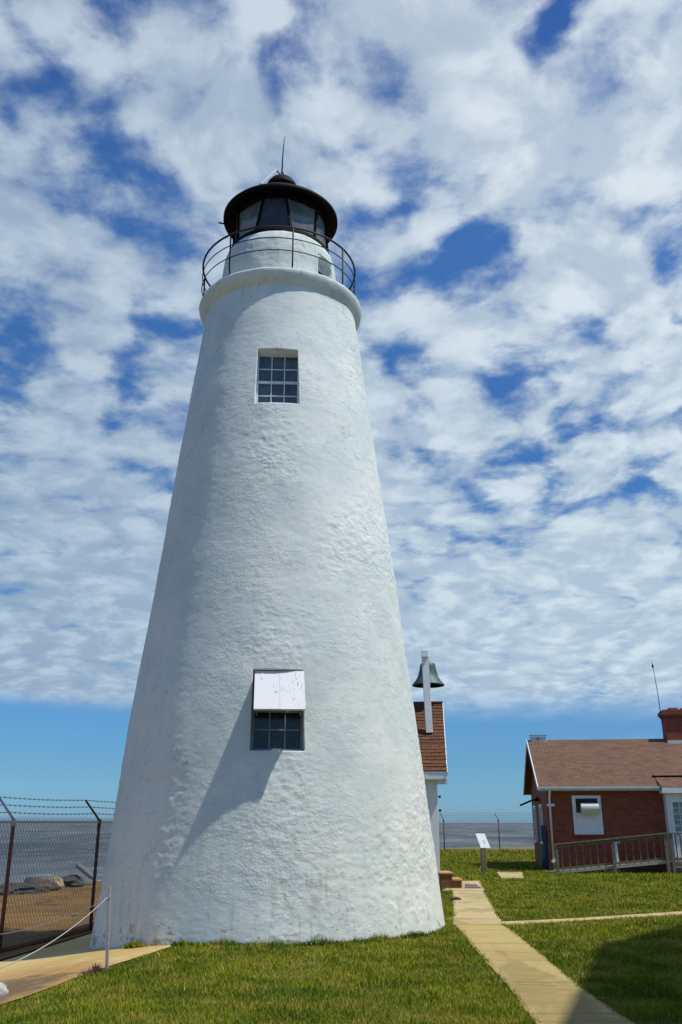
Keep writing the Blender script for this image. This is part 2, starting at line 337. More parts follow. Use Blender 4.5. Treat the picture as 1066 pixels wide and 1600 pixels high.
def seam(g, b, t):
    o = objc(g)
    v = g.scale(o, (.30, 1.0, 1.0))
    n1 = g.noise(v, .55, 8, .62); n2 = g.noise(v, .10, 5, .6); n3 = g.noise(g.scale(o, (.010, .06, 1)), 1.0, 5, .65)
    c = g.mix(g.ss(n3, .35, .65), (.055, .066, .074), (.10, .118, .124))
    cap = g.math('MULTIPLY', g.ss(g.math('ADD', n1, g.math('MULTIPLY', n2, .35)), .83, .87), .8)
    n4 = g.noise(g.scale(o, (.045, .011, 1)), 1.0, 9, .68); n5 = g.noise(g.scale(o, (.16, .035, 1)), 1.0, 8, .7)
    c = g.mix(g.ss(n4, .38, .62), (.038, .054, .066), (.13, .155, .168)); c = g.mix(g.ss(n5, .58, .72, 0, .5), c, (.30, .32, .32)); cap = g.math('MAXIMUM', cap, g.ss(n5, .70, .73, 0, .8))
    c = g.mix(g.ss(n1, .42, .62, 0, .3), c, (.17, .185, .19)); c = g.mix(cap, c, (.6, .62, .62)); setc(t, b, c)
    bump(g, t, b, g.math('ADD', n1, g.math('MULTIPLY', n2, 2.0)), 1.0, .9)
mat('sea_water', (.06, .07, .08), .6, spec=.07, build=seam)
mat('house_siding', (.6, .62, .62), .7, build=varied((.60, .62, .62), .06, 3, .2, .01))
mat('grey_roof', (.12, .12, .12), .9, build=varied((.11, .11, .11), .2, 9, .4, .01))

WM = {}
def _wm(o): return WM.get(o.name, Matrix.Identity(4))
def props(o, label=None, cat=None, group=None, kind=None):
    for k, v in (('label', label), ('category', cat), ('group', group), ('kind', kind)):
        if v: o[k] = v
    return o
def thing(name, label, cat, loc=(0, 0, 0), rz=0, group=None):
    o = bpy.data.objects.new(name, None); C.objects.link(o); o.empty_display_size = .2
    o.location = loc; o.rotation_euler = (0, 0, rz)
    WM[o.name] = Matrix.Translation(loc) @ Matrix.Rotation(rz, 4, 'Z')
    return props(o, label, cat, group)
class MB:
    def __init__(s): s.v = []; s.f = []
    def add(s, vs, fs):
        n = len(s.v); s.v += [tuple(v) for v in vs]; s.f += [tuple(i+n for i in f) for f in fs]; return s
    def box(s, x0, x1, y0, y1, z0, z1):
        return s.add([(x0,y0,z0),(x1,y0,z0),(x1,y1,z0),(x0,y1,z0),(x0,y0,z1),(x1,y0,z1),(x1,y1,z1),(x0,y1,z1)],
                     [(0,3,2,1),(4,5,6,7),(0,1,5,4),(1,2,6,5),(2,3,7,6),(3,0,4,7)])
    def bar(s, p, q, w, h=None, up=(0, 0, 1)):
        p = Vector(p); q = Vector(q); h = h or w; d = (q-p).normalized(); u = Vector(up)
        if abs(d.dot(u)) > .98: u = Vector((0, 1, 0))
        a = d.cross(u).normalized()*w/2; b = a.cross(d).normalized()*h/2
        return s.add([p-a-b,p+a-b,p+a+b,p-a+b,q-a-b,q+a-b,q+a+b,q-a+b],[(0,3,2,1),(4,5,6,7),(0,1,5,4),(1,2,6,5),(2,3,7,6),(3,0,4,7)])
    def tube(s, pts, r, n=8, closed=False):
        pts = [Vector(p) for p in pts]; m = len(pts); rs = r if isinstance(r, (list, tuple)) else [r]*m; rings = []
        for i, p in enumerate(pts):
            if closed: d = pts[(i+1) % m]-pts[i-1]
            else: d = pts[min(i+1, m-1)]-pts[max(i-1, 0)]
            d.normalize(); u = Vector((0, 0, 1)) if abs(d.z) < .95 else Vector((0, 1, 0))
            a = d.cross(u).normalized(); b = a.cross(d)
            rings.append([p+(a*math.cos(2*math.pi*k/n)+b*math.sin(2*math.pi*k/n))*rs[i] for k in range(n)])
        vs = [v for r_ in rings for v in r_]; fs = []
        for i in range(m if closed else m-1):
            j = (i+1) % m
            for k in range(n): fs.append((i*n+k, i*n+(k+1) % n, j*n+(k+1) % n, j*n+k))
        if not closed: fs += [tuple(range(n))[::-1], tuple((m-1)*n+k for k in range(n))]
        return s.add(vs, fs)
    def lathe(s, prof, n=64, c=(0, 0), caps=True):
        vs = []; m = len(prof)
        for r, z in prof:
            for k in range(n): a = 2*math.pi*k/n; vs.append((c[0]+r*math.cos(a), c[1]+r*math.sin(a), z))
        fs = [(i*n+k, i*n+(k+1) % n, (i+1)*n+(k+1) % n, (i+1)*n+k) for i in range(m-1) for k in range(n)]
        if caps: fs += [tuple(range(n))[::-1], tuple((m-1)*n+k for k in range(n))]
        return s.add(vs, fs)
    def prism(s, poly, axis, a, b):
        n = len(poly)
        def P3(p, t): return {'x': (t, p[0], p[1]), 'y': (p[0], t, p[1]), 'z': (p[0], p[1], t)}[axis]
        return s.add([P3(p, a) for p in poly]+[P3(p, b) for p in poly],
                     [tuple(range(n)), tuple(range(n, 2*n))[::-1]]+[(i, i+n, (i+1) % n+n, (i+1) % n) for i in range(n)])
    def build(s, name, m, parent=None, world=False, smooth=False, bevel=0, **kw):
        vs = s.v
        if parent is not None and world:
            inv = _wm(parent).inverted(); vs = [inv @ Vector(v) for v in vs]
        me = bpy.data.meshes.new(name); me.from_pydata(vs, [], s.f); me.update()
        o = bpy.data.objects.new(name, me); C.objects.link(o); me.materials.append(MATS[m])
        if parent is not None: o.parent = parent; WM[o.name] = _wm(parent)
        import bmesh
        bm = bmesh.new(); bm.from_mesh(me); bmesh.ops.recalc_face_normals(bm, faces=bm.faces); bm.to_mesh(me); bm.free()
        if smooth: me.polygons.foreach_set('use_smooth', [True]*len(me.polygons))
        if bevel:
            md = o.modifiers.new('bevel', 'BEVEL'); md.width = bevel; md.segments = 2; md.limit_method = 'ANGLE'
        return props(o, **kw)
def blob(mb, c, r, sub=3, amp=.25, seed=0, freq=1.2):
    import bmesh
    bm = bmesh.new(); bmesh.ops.create_icosphere(bm, subdivisions=sub, radius=1)
    vs = []
    for v in bm.verts:
        d = v.co.normalized(); n = noise.fractal(d*freq+Vector((seed*3.7, seed, 0)), 1.0, 2.0, 4)
        k = 1+amp*n; q = Vector((d.x*r[0], d.y*r[1], d.z*r[2]))*k
        q.z = max(q.z, -r[2]*.6); vs.append(Vector(c)+q)
    fs = [tuple(v.index for v in f.verts) for f in bm.faces]; bm.free(); mb.add(vs, fs)

# ------------------------------------------------------------------ ground, paths, sea
SHORE = [(-60, 20), (-30, 24), (-15, 28.5), (-11.8, 31), (-9.8, 35.5), (-7, 42), (-2, 52), (4, 61), (9, 65.5), (20, 67), (80, 70)]
def shore_y(x):
    for (x0, y0), (x1, y1) in zip(SHORE, SHORE[1:]):
        if x <= x1: return y0+(y1-y0)*(x-x0)/(x1-x0)
    return 70
def sheet(name, m, xs, yfun, zoff, **kw):
    """grid that follows the terrain; yfun(x) gives the list of y values of one column"""
    vs = []; cols = []
    for x in xs:
        ys = yfun(x); cols.append(len(ys))
        for (y, z) in ys: vs.append((x, y, z+zoff))
    n = cols[0]; fs = [(i*n+j, (i+1)*n+j, (i+1)*n+j+1, i*n+j+1) for i in range(len(xs)-1) for j in range(n-1)]
    return MB().add(vs, fs).build(name, m, smooth=True, **kw)
def gcol(x):
    s = shore_y(x)+.35*noise.noise(Vector((x*.5, 3, 0))); L = []
    for y in np.linspace(-25, s, 60): L.append((y, hgt(x, y)))
    L += [(s+.5, hgt(x, s)-.12), (s+1.5, hgt(x, s)-.9), (s+5, -2.7)]
    return L
xs = list(np.linspace(-60, -8, 30))+list(np.linspace(-7.5, 0, 31))+list(np.linspace(1, 80, 40))
sheet('ground', 'lawn_soil', xs, gcol, 0, kind='structure')
MB().add([(30000*math.cos(a), 30000*math.sin(a), -2.1) for a in np.linspace(0, 2*math.pi, 97)[:-1]], [tuple(range(96))]).build('sea', 'sea_water', kind='structure')

# left concrete apron (this side of the fence) and the brown revetment beyond it
FA, FD = Vector((-5.95, 12.4, 0)), Vector((.217, .976, 0))             # fence line
def fence_x(y): return FA.x+(y-FA.y)*FD.x/FD.y
lawn_edge = [ongr(*p) for p in ((-60, 1600), (0, 1572), (60, 1552), (128, 1526), (165, 1513), (235, 1491), (262, 1482))]
le = [(p.x, p.y) for p in lawn_edge]
def lawn_x(y):
    if y <= le[0][1]: return le[0][0]
    for (x0, y0), (x1, y1) in zip(le, le[1:]):
        if y <= y1: return x0+(x1-x0)*(y-y0)/(y1-y0)
    return le[-1][0]
ys = list(np.linspace(-12, 8, 12))+list(np.linspace(8.3, 24, 90)); vs = []; N = 26
for y in ys:
    x0 = fence_x(y)-.18; x1 = lawn_x(y)+.05*noise.noise(Vector((0, y*2.3, 1)))
    for k in range(N): x = x0+(x1-x0)*k/(N-1); vs.append((x, y, hgt(x, y)+.012))
fs = [(i*N+j, i*N+j+1, (i+1)*N+j+1, (i+1)*N+j) for i in range(len(ys)-1) for j in range(N-1)]
MB().add(vs, fs).build('concrete_apron', 'apron_concrete', smooth=True, kind='structure')
ys = list(np.linspace(-12, 44, 80)); vs = []; N = 24; keep = []
for y in ys:
    x1 = fence_x(y)-.30
    for k in range(N):
        x = x1-(N-1-k)*.9; xx = x
        yy = min(y, shore_y(x)-.05); vs.append((x, yy, hgt(x, yy)+.02))
fs = []
for i in range(len(ys)-1):
    for j in range(N-1):
        q = (i*N+j, i*N+j+1, (i+1)*N+j+1, (i+1)*N+j)
        if abs(vs[q[0]][1]-vs[q[3]][1]) > 1e-4 or abs(vs[q[1]][1]-vs[q[2]][1]) > 1e-4: fs.append(q)
MB().add(vs, fs).build('revetment', 'revetment_concrete', smooth=True, kind='structure')

def slabs(name, left, right, m, z=.016, jit=.02, kind='structure', gap=.006):
    mb = MB()
    for i in range(len(left)-1):
        a, b, c, d = left[i], right[i], right[i+1], left[i+1]
        NN = 10; L = []; Rr = []
        for k in range(NN+1):
            t = gap/2+(1-gap)*k/NN
            pl = Vector(a).lerp(Vector(d), t); pr = Vector(b).lerp(Vector(c), t)
            pl.x += jit*noise.noise(Vector((pl.x*3, pl.y*4, 2))); pr.x += jit*noise.noise(Vector((pr.x*3, pr.y*4, 9)))
            L.append(pl); Rr.append(pr)
        for k in range(NN):
            q = [L[k], Rr[k], Rr[k+1], L[k+1]]
            mb.add([(p.x, p.y, -.05) for p in q]+[(p.x, p.y, z+random.uniform(0, .0)) for p in q], [(0,3,2,1),(4,5,6,7),(0,1,5,4),(1,2,6,5),(2,3,7,6),(3,0,4,7)])
    return mb.build(name, m, kind=kind)
def g2(px, py): p = ongr(px, py); return Vector((p.x, p.y, 0))
pl = [g2(*p) for p in ((1010, 1900), (900, 1700), (836, 1600), (792, 1540), (744, 1487), (722, 1457), (709, 1446))]
pr = [g2(*p) for p in ((1560, 1900), (1190, 1700), (987, 1600), (906, 1544), (845, 1492), (796, 1453), (785, 1446))]
pl[0].x = 0.6; pl[0].y = 2.5; pr[0].x = 1.6; pr[0].y = 2.5
slabs('path', pl, pr, 'path_concrete')
pl2 = [g2(*p) for p in ((708, 1437), (709, 1416), (708, 1393))]; pr2 = [g2(*p) for p in ((781, 1437), (769, 1416), (756, 1393))]
slabs('path', pl2, pr2, 'pale_concrete')
slabs('path', [g2(709, 1445.6), g2(708, 1437.4)], [g2(787, 1445.6), g2(781, 1437.4)], 'pink_concrete', gap=.001)
slabs('path', [g2(689, 1392.6), g2(722, 1377)], [g2(757, 1392.6), g2(750, 1377)], 'pale_concrete')
sw = [(g2(790, 1446.5), g2(783, 1441.5)), (g2(900, 1440), g2(900, 1436)), (g2(1066, 1430), g2(1066, 1425)), (g2(1500, 1404), g2(1500, 1399))]
# side walk to the right: slabs run across, so swap roles
mb = MB()
for (a, b), (c, d) in zip(sw, sw[1:]):
    K = 6
    for k in range(K):
        p = [a.lerp(c, k/K), a.lerp(c, (k+.985)/K), b.lerp(d, (k+.985)/K), b.lerp(d, k/K)]
        mb.add([(q.x, q.y, -.05) for q in p]+[(q.x, q.y, .014) for q in p], [(0,3,2,1),(4,5,6,7),(0,1,5,4),(1,2,6,5),(2,3,7,6),(3,0,4,7)])
mb.build('sidewalk', 'pale_concrete', kind='structure')
pad = [g2(776, 1364), g2(816, 1364), g2(818.5, 1373), g2(784, 1374)]
MB().add([(q.x, q.y, -.05) for q in pad]+[(q.x, q.y, .03) for q in pad], [(0,3,2,1),(4,5,6,7),(0,1,5,4),(1,2,6,5),(2,3,7,6),(3,0,4,7)]).build('concrete_pad', 'pale_concrete', kind='structure')

# ------------------------------------------------------------------ lighthouse
D = 16.5; CX, CY = D*math.sin(R(-4.04)), D*math.cos(R(-4.04))
TW = thing('lighthouse', 'tall white tapering masonry lighthouse with black lantern room and iron gallery rail', 'lighthouse', (CX, CY, 0))
TAB = [(-.9, 2.99), (-.35, 2.95), (-.04, 2.90), (.69, 2.808), (1.58, 2.715), (2.46, 2.63), (3.42, 2.515), (4.69, 2.366), (6.18, 2.185), (7.7, 2.015), (9.19, 1.84), (10.44, 1.672), (11.32, 1.57), (12, 1.53)]
TZ = np.array([a for a, b in TAB]); TR = np.array([b for a, b in TAB])
def rad(z): return float(np.interp(z, TZ, TR))
def lean(z): return -.0088*z*1.0      # slight lean of the old tower, in x
def nz(x, y, z):
    p = Vector((x, y, z))
    n = .020*noise.noise(p*.7)+.0065*noise.noise(Vector((x*2.4, y*2.4, z*2.0)))
    w = smooth((noise.noise(p*.55+Vector((5, 5, 5)))+.12)*2.2)
    a = noise.fractal(Vector((x*6, y*6, z*9)), .8, 2.1, 4)
    n += .0058*a*(.35+.9*w)
    # torn lips of old limewash layers: short, broken steps of a few millimetres
    m2 = smooth((noise.noise(Vector((x*2.1+30, y*2.1, z*2.6)))-.05)*4)
    if m2 > 0:
        q = noise.noise(Vector((x*1.6+9, y*1.6, z*2.4)))*2.2+.75*noise.noise(Vector((x*5, y*5, z*8)))+.45*noise.noise(Vector((x*13, y*13, z*20)))
        fr = q*1.3-math.floor(q*1.3); n += .0085*smooth(fr*6)*(1-fr)*w*m2
    n += .004*w*max(0, 1-abs(noise.noise(Vector((x*5+3, y*5, z*8))))*4)
    return n
def holed_wall(name, m, parent, z0, z1, nzr, nth, rf, holes, disp, bottom=None, lean_=lean, backn=None):
    ths = [2*math.pi*k/nth for k in range(nth)]; zs = [z0+(z1-z0)*k/(nzr-1) for k in range(nzr)]
    V = []; 
    for z in zs:
        r = rf(z); lx = lean_(z)
        for a in ths:
            c, s = math.cos(a), math.sin(a); rr = r+disp(r*c, r*s, z); V.append((lx+rr*c, rr*s, z))
    F = []; rims = []
    idx = lambda i, k: i*nth+(k % nth)
    skip = set()
    for (ac, hw, za, zb, yin, depthdir) in holes:   # centre angle, half width, z range
        zi0 = min(range(nzr), key=lambda i: abs(zs[i]-za)); zi1 = min(range(nzr), key=lambda i: abs(zs[i]-zb))
        r = rf((za+zb)/2); dth = math.asin(hw/r); k0 = round((ac-dth)/(2*math.pi/nth)); k1 = round((ac+dth)/(2*math.pi/nth))
        for i in range(zi0, zi1):
            for k in range(k0, k1): skip.add((i, k % nth))
        loop = [idx(zi0, k) for k in range(k0, k1)]+[idx(i, k1) for i in range(zi0, zi1)]+[idx(zi1, k) for k in range(k1, k0, -1)]+[idx(i, k0) for i in range(zi1, zi0, -1)]
        rims.append((loop, ac, yin))
    for i in range(nzr-1):
        for k in range(nth):
            if (i, k) not in skip: F.append((idx(i, k), idx(i, k+1), idx(i+1, k+1), idx(i+1, k)))
    info = []
    for loop, ac, dep in rims:
        nrm = Vector((math.cos(ac), math.sin(ac), 0)); base = len(V)
        plane = min(Vector(V[i]).dot(nrm) for i in loop)-dep
        # small rounded lip then the reveal
        for i in loop:
            p = Vector(V[i]); p2 = p+nrm*(plane-p.dot(nrm)); V.append(tuple(p2))
        n = len(loop)
        for q in range(n): F.append((loop[q], base+q, base+(q+1) % n, loop[(q+1) % n]))
        tv = Vector((-nrm.y, nrm.x, 0)); tt = [Vector(V[i]).dot(tv) for i in loop]; zz = [V[i][2] for i in loop]
        info.append((plane, min(tt), max(tt), min(zz), max(zz)))
    me = bpy.data.meshes.new(name); me.from_pydata(V, [], F); me.update(); me.polygons.foreach_set('use_smooth', [True]*len(F))
    me.materials.append(MATS[m])
    o = bpy.data.objects.new(name, me); C.objects.link(o); o.parent = parent; WM[o.name] = _wm(parent)
    import bmesh
    bm = bmesh.new(); bm.from_mesh(me); bmesh.ops.recalc_face_normals(bm, faces=bm.faces); bm.to_mesh(me); bm.free()
    return o, info
# window rectangles in tower frame
def wrect(px0, px1, py0, py1, Y):
    a = at(px0, py0, Y); b = at(px1, py1, Y); return a.x-CX, b.x-CX, b.z, a.z
ux0, ux1, uz0, uz1 = wrect(403, 466, 544, 634, CY-1.76)
lx0, lx1, lz0, lz1 = wrect(396, 473, 1046, 1173, CY-2.53)
def hole(x0, x1, z0, z1, dep):
    zc = (z0+z1)/2; r = rad(zc); xc = (x0+x1)/2-lean(zc); ac = 1.5*math.pi+math.asin(xc/r)
    return (ac, (x1-x0)/2, z0, z1, dep, None), ac
h1, _ = hole(ux0, ux1, uz0, uz1, .20); h2, _ = hole(lx0, lx1, lz0, lz1, .12)
# both face straight out of the wall towards -Y
wall, info = holed_wall('tower_wall', 'whitewash', TW, -.7, 11.62, 640, 900, rad,
    [(1.5*math.pi+.0, 0, 0, 0, 0, None)][:0]+[h1, h2], nz)

def window(parent, inf, ac, frame_m, glass_m, cols, rows, fw=.045, sash=True, label=None):
    """window set into a recess; local frame: t = tangent, n = outward"""
    plane, t0, t1, z0, z1 = inf
    n = Vector((math.cos(ac), math.sin(ac), 0)); t = Vector((-n.y, n.x, 0))
    def bx(mb, a, b, za, zb, d0, d1):
        vs = []
        for zz in (za, zb):
            for (tt, dd) in ((a, d0), (b, d0), (b, d1), (a, d1)): vs.append(n*(plane+dd)+t*tt+Vector((0, 0, zz)))
        mb.add(vs, [(0,3,2,1),(4,5,6,7),(0,1,5,4),(1,2,6,5),(2,3,7,6),(3,0,4,7)])
    e = .03
    fr = MB(); bx(fr, t0-e, t0+fw, z0-e, z1+e, -.03, .05); bx(fr, t1-fw, t1+e, z0-e, z1+e, -.03, .05)
    bx(fr, t0+fw, t1-fw, z1-fw*1.1, z1+e, -.03, .047); bx(fr, t0+fw, t1-fw, z0-e, z0+fw*.9, -.03, .062)
    f = fr.build('window_frame', frame_m, parent, bevel=.004, label=label)
    mu = MB(); a, b, c, d = t0+fw, t1-fw, z0+fw*.9, z1-fw*1.1
    for k in range(1, cols): x = a+(b-a)*k/cols; bx(mu, x-.009, x+.009, c, d, .006, .027)
    for k in range(1, rows):
        z = c+(d-c)*k/rows; w = .022 if (sash and k == rows//2) else .009
        bx(mu, a, b, z-w, z+w, .005, .030 if w < .02 else .042)
    mu.build('muntins', frame_m, f)
    gl = MB(); bx(gl, t0, t1, z0, z1, -.02, .0); gl.build('pane', glass_m, f)
    return f
window(TW, info[0], h1[0], 'window_frame_paint', 'blue_glass', 3, 4, .042)
window(TW, info[1], h2[0], 'grey_window_paint', 'dark_glass', 3, 4, .05, sash=True)
# top-hinged wooden shutter, propped open
pl_, t0, t1, z0, z1 = info[1]; xc = (lx0+lx1)/2; yw = -(rad(3.8)+.0)
hy = yw+.07; oy = yw-.47; zt = z1-.035; zb_ = 3.17; hw = (lx1-lx0)/2-.005
mb = MB(); d = (Vector((0, oy, zb_))-Vector((0, hy, zt))).normalized(); nn = Vector((0, d.z, -d.y)); nn = -nn if nn.z < 0 else nn
NX = 2
for k in range(NX):
    a = -hw+2*hw*k/NX+.0012; b = -hw+2*hw*(k+1)/NX-.0012
    P0 = Vector((0, hy, zt)); P1 = Vector((0, oy, zb_))+d*random.uniform(-.004, .004)
    vs = []
    for P_ in (P0, P1):
        for (x, o_) in ((a, 0), (b, 0), (b, .028), (a, .028)): q = P_+nn*o_; vs.append((xc+.01+(.05 if P_ is P1 else 0)+x, q.y, q.z))
    mb.add(vs, [(0,1,2,3),(4,7,6,5),(0,4,5,1),(1,5,6,2),(2,6,7,3),(3,7,4,0)])
sh = mb.build('shutter', 'peeling_white_paint', TW)
for s_ in (-1, 1):
    q = Vector((0, hy, zt)).lerp(Vector((0, oy, zb_)), .02)+nn*.03; q2 = Vector((0, hy, zt)).lerp(Vector((0, oy, zb_)), .22)+nn*.031
    MB().bar((xc+.01+s_*(hw-.12), q.y, q.z), (xc+.02+s_*(hw-.12), q2.y, q2.z), .03, .006, up=nn).build('hinge', 'peeling_white_paint', sh)
for t_ in (.12, .90):
    mb = MB(); q = Vector((0, hy, zt)).lerp(Vector((0, oy, zb_)), t_)-nn*.014
    mb.bar((xc+.05*t_+.01-hw+.02, q.y, q.z), (xc+.05*t_+.01+hw-.02, q.y, q.z), .07, .026, up=nn)
    mb.build('batten', 'weathered_wood', sh)
for s_ in (-1, 1):
    mb = MB(); q = Vector((0, hy, zt)).lerp(Vector((0, oy, zb_)), .9)-nn*.03
    mb.bar((xc+.05+s_*(hw-.05), q.y, q.z), (xc+s_*(hw-.05), yw+.12, 3.17), .03, .03)
    mb.build('prop', 'weathered_wood', sh)

TL = lambda z: lean(z)
# gallery: rounded masonry cornice and deck
mb = MB(); prof = [(1.53, 11.38), (1.57, 11.42), (1.62, 11.48), (1.66, 11.55), (1.688, 11.62), (1.70, 11.68), (1.69, 11.715), (1.66, 11.735), (1.4, 11.74), (.9, 11.75)]
NTH = 220; V = []
for r, z in prof:
    for k in range(NTH):
        a = 2*math.pi*k/NTH; n_ = .014*noise.noise(Vector((math.cos(a)*3, math.sin(a)*3, z*3)))+.008*noise.noise(Vector((math.cos(a)*11, math.sin(a)*11, z*8)))
        V.append((TL(11.6)+(r+n_)*math.cos(a), (r+n_)*math.sin(a), z+n_*.6))
F = [(i*NTH+k, i*NTH+(k+1) % NTH, (i+1)*NTH+(k+1) % NTH, (i+1)*NTH+k) for i in range(len(prof)-1) for k in range(NTH)]
mb.add(V, F).build('gallery_cornice', 'whitewash', TW, smooth=True)
# watch room drum with an arched doorway
LX = TL(12.2)-.05
def drad(z): return float(np.interp(z, [11.6, 12.5, 12.8, 12.93, 13.0, 13.06], [1.225, 1.205, 1.175, 1.13, 1.08, 1.0]))
dac = R(-90+57)
drum, dinf = holed_wall('watch_room_wall', 'whitewash', TW, 11.6, 13.06, 88, 360, drad, [(dac, .26, 11.78, 12.62, .20, None)], lambda x, y, z: .012*noise.noise(Vector((x*3, y*3, z*3)))+.006*noise.noise(Vector((x*10, y*10, z*10))), lean_=lambda z: LX)
plane, t0, t1, z0, z1 = dinf[0]
n = Vector((math.cos(dac), math.sin(dac), 0)); t = Vector((-n.y, n.x, 0)); tcx = (t0+t1)/2
arch = MB(); K = 12; hw_ = (t1-t0)/2
def p3(tt, zz, dd): v_ = n*(plane+dd)+t*tt; return (v_.x, v_.y, zz)
# spandrel fill that turns the square opening into an arch + raised surround
for k in range(K):
    a0, a1 = math.pi*k/K, math.pi*(k+1)/K
    q = [(tcx+hw_*math.cos(a), z1-.24+.24*math.sin(a)) for a in (a0, a1)]
    arch.add([p3(q[0][0], q[0][1], .16), p3(q[1][0], q[1][1], .16), p3(q[1][0], z1+.01, .16), p3(q[0][0], z1+.01, .16),
              p3(q[0][0], q[0][1], .0), p3(q[1][0], q[1][1], .0), p3(q[1][0], z1+.01, .0), p3(q[0][0], z1+.01, .0)], [(0,1,2,3),(0,4,5,1),(4,7,6,5)])
arch.build('arch_head', 'whitewash', drum)
sur = MB(); pts = [p3(tcx+(hw_+.03), 11.76, .17)]+[p3(tcx+(hw_+.03)*math.cos(math.pi*k/K), z1-.24+.27*math.sin(math.pi*k/K), .175) for k in range(K+1)]+[p3(tcx-(hw_+.03), 11.76, .17)]
sur.tube(pts, .035, 8); sur.build('arch_surround', 'whitewash', drum, smooth=True)
dr = MB(); vs = [p3(t0, z0, .03), p3(t1, z0, .03), p3(t1, z1, .03), p3(t0, z1, .03), p3(t0, z0, 0), p3(t1, z0, 0), p3(t1, z1, 0), p3(t0, z1, 0)]
dr.add(vs, [(0,1,2,3),(4,7,6,5),(0,4,5,1),(1,5,6,2),(2,6,7,3),(3,7,4,0)]); dr.build('gallery_door', 'window_frame_paint', drum)
for s_, a_, b_ in ((0, .2, .42),): 
    vs = [p3(t0+.08, z0+.2, .036), p3(t1-.08, z0+.2, .036), p3(t1-.08, z1-.2, .036), p3(t0+.08, z1-.2, .036)]
    MB().add(vs, [(0,1,2,3)]).build('pane', 'dark_glass', drum)

# lantern: ten-sided, leaning mullions
NL = 10; RB, RT = 1.035, .985; ZB, ZT = 13.10, 13.93
def lang(k, top):     # angle of mullion k, azimuth measured from the side facing the camera
    a = R(-90-3.5+36*(k+.5)); return a+(R(4.6) if k % 2 == 0 else R(-4.6))*(-1 if top else .55)
lan = MB(); lan.lathe([(1.0, 13.01), (1.08, 13.02), (1.08, 13.08), (1.06, 13.11), (.93, 13.11), (.93, 13.01)], 60, (LX, 0), caps=False)
lan.lathe([(.93, 13.90), (1.02, 13.90), (1.02, 14.04), (.93, 14.04)], 60, (LX, 0), caps=False)
lantern = lan.build('lantern_frame', 'black_iron', TW, smooth=False)
LB = [Vector((LX+RB*math.cos(lang(k, 0)), RB*math.sin(lang(k, 0)), ZB)) for k in range(NL)]
LT = [Vector((LX+RT*math.cos(lang(k, 1)), RT*math.sin(lang(k, 1)), ZT)) for k in range(NL)]
for k in range(NL):
    MB().bar(LB[k], LT[k], .045, .06, up=(LB[k].x-LX, LB[k].y, 0)).build('mullion', 'black_iron', lantern)
    a, b, c, d_ = LB[k-1], LB[k], LT[k], LT[k-1]
    solid = (k == 0)
    ins = .985
    q = [Vector((LX+(p.x-LX)*ins, p.y*ins, p.z)) for p in (a, b, c, d_)]
    nrm = (q[1]-q[0]).cross(q[3]-q[0]).normalized()*.006
    mb = MB().add([p+nrm for p in q]+[p-nrm for p in q], [(0,1,2,3),(4,7,6,5),(0,4,5,1),(1,5,6,2),(2,6,7,3),(3,7,4,0)]) if solid else MB().add(q, [(0,1,2,3)])
    mb.build('blind_panel' if solid else 'pane', 'dark_panel' if solid else 'lantern_glass', lantern)
# lens pedestal inside
MB().lathe([(.22, 12.9), (.22, 13.25), (.13, 13.27), (.13, 13.4)], 24, (LX, .0)).build('lens_pedestal', 'black_iron', lantern, smooth=False)
# roof
rp = [(.95, 14.02), (1.10, 14.00), (1.225, 13.955), (1.245, 13.97), (1.245, 14.03), (1.18, 14.10), (.9, 14.34), (.55, 14.56), (.34, 14.68), (.33, 14.70)]
roof = MB().lathe(rp, 96, (LX, 0)).build('lantern_roof', 'black_iron', TW, smooth=True)
MB().lathe([(.29, 14.66), (.29, 14.83), (.35, 14.85), (.355, 14.90), (.325, 14.98), (.26, 15.08), (.15, 15.17), (.06, 15.22), (.045, 15.32), (.02, 15.34)], 48, (LX, 0)).build('ventilator', 'black_iron', roof, smooth=True)
MB().tube([(LX, 0, 15.3), (LX+.005, 0, 15.7), (LX+.02, 0, 16.1), (LX+.045, 0, 16.36)], [.018, .014, .010, .005], 8).build('lightning_rod', 'black_iron', roof)
MB().bar((LX-.11, -.20, 15.25), (LX-.42, -.40, 14.70), .05, .03).bar((LX-.11, -.20, 15.25), (LX+.0, -.06, 15.20), .035, .03).build('bracket', 'galvanised', roof)
MB().tube([(LX-1.19, -.05, 13.93), (LX-1.34, -.1, 13.93)], .018, 8).tube([(LX-1.19, -.05, 13.93), (LX-1.19, -.05, 13.99)], .018, 8).build('drain_spout', 'black_iron', roof)
# gallery railing: three hoops and seven stanchions with kicked-out feet
rail = thing('x', None, None); bpy.data.objects.remove(rail)
hoops = MB(); RR = 1.615
def hoop(z, r, rr=RR, m=96): return MB().tube([(LX+rr*math.cos(2*math.pi*k/m), rr*math.sin(2*math.pi*k/m), z) for k in range(m)], r, 8, closed=True)
gr = hoop(12.70, .021).build('gallery_railing', 'rail_iron', TW, smooth=True)
for z in (12.44, 12.16): hoop(z, .0105).build('rail', 'rail_iron', gr, smooth=True)
for k in range(7):
    a = R(-90+(13.5, 57, 108, 160, 215, 266, 327)[k]); e = Vector((math.cos(a), math.sin(a), 0)); o_ = Vector((LX, 0, 0))
    MB().tube([o_+e*(RR)+Vector((0, 0, 12.71)), o_+e*RR+Vector((0, 0, 11.90)), o_+e*(RR-.02)+Vector((0, 0, 11.82)), o_+e*(RR-.0)+Vector((0, 0, 11.75)), o_+e*(RR+.05)+Vector((0, 0, 11.72))], .0165, 8).build('post', 'rail_iron', gr, smooth=True)

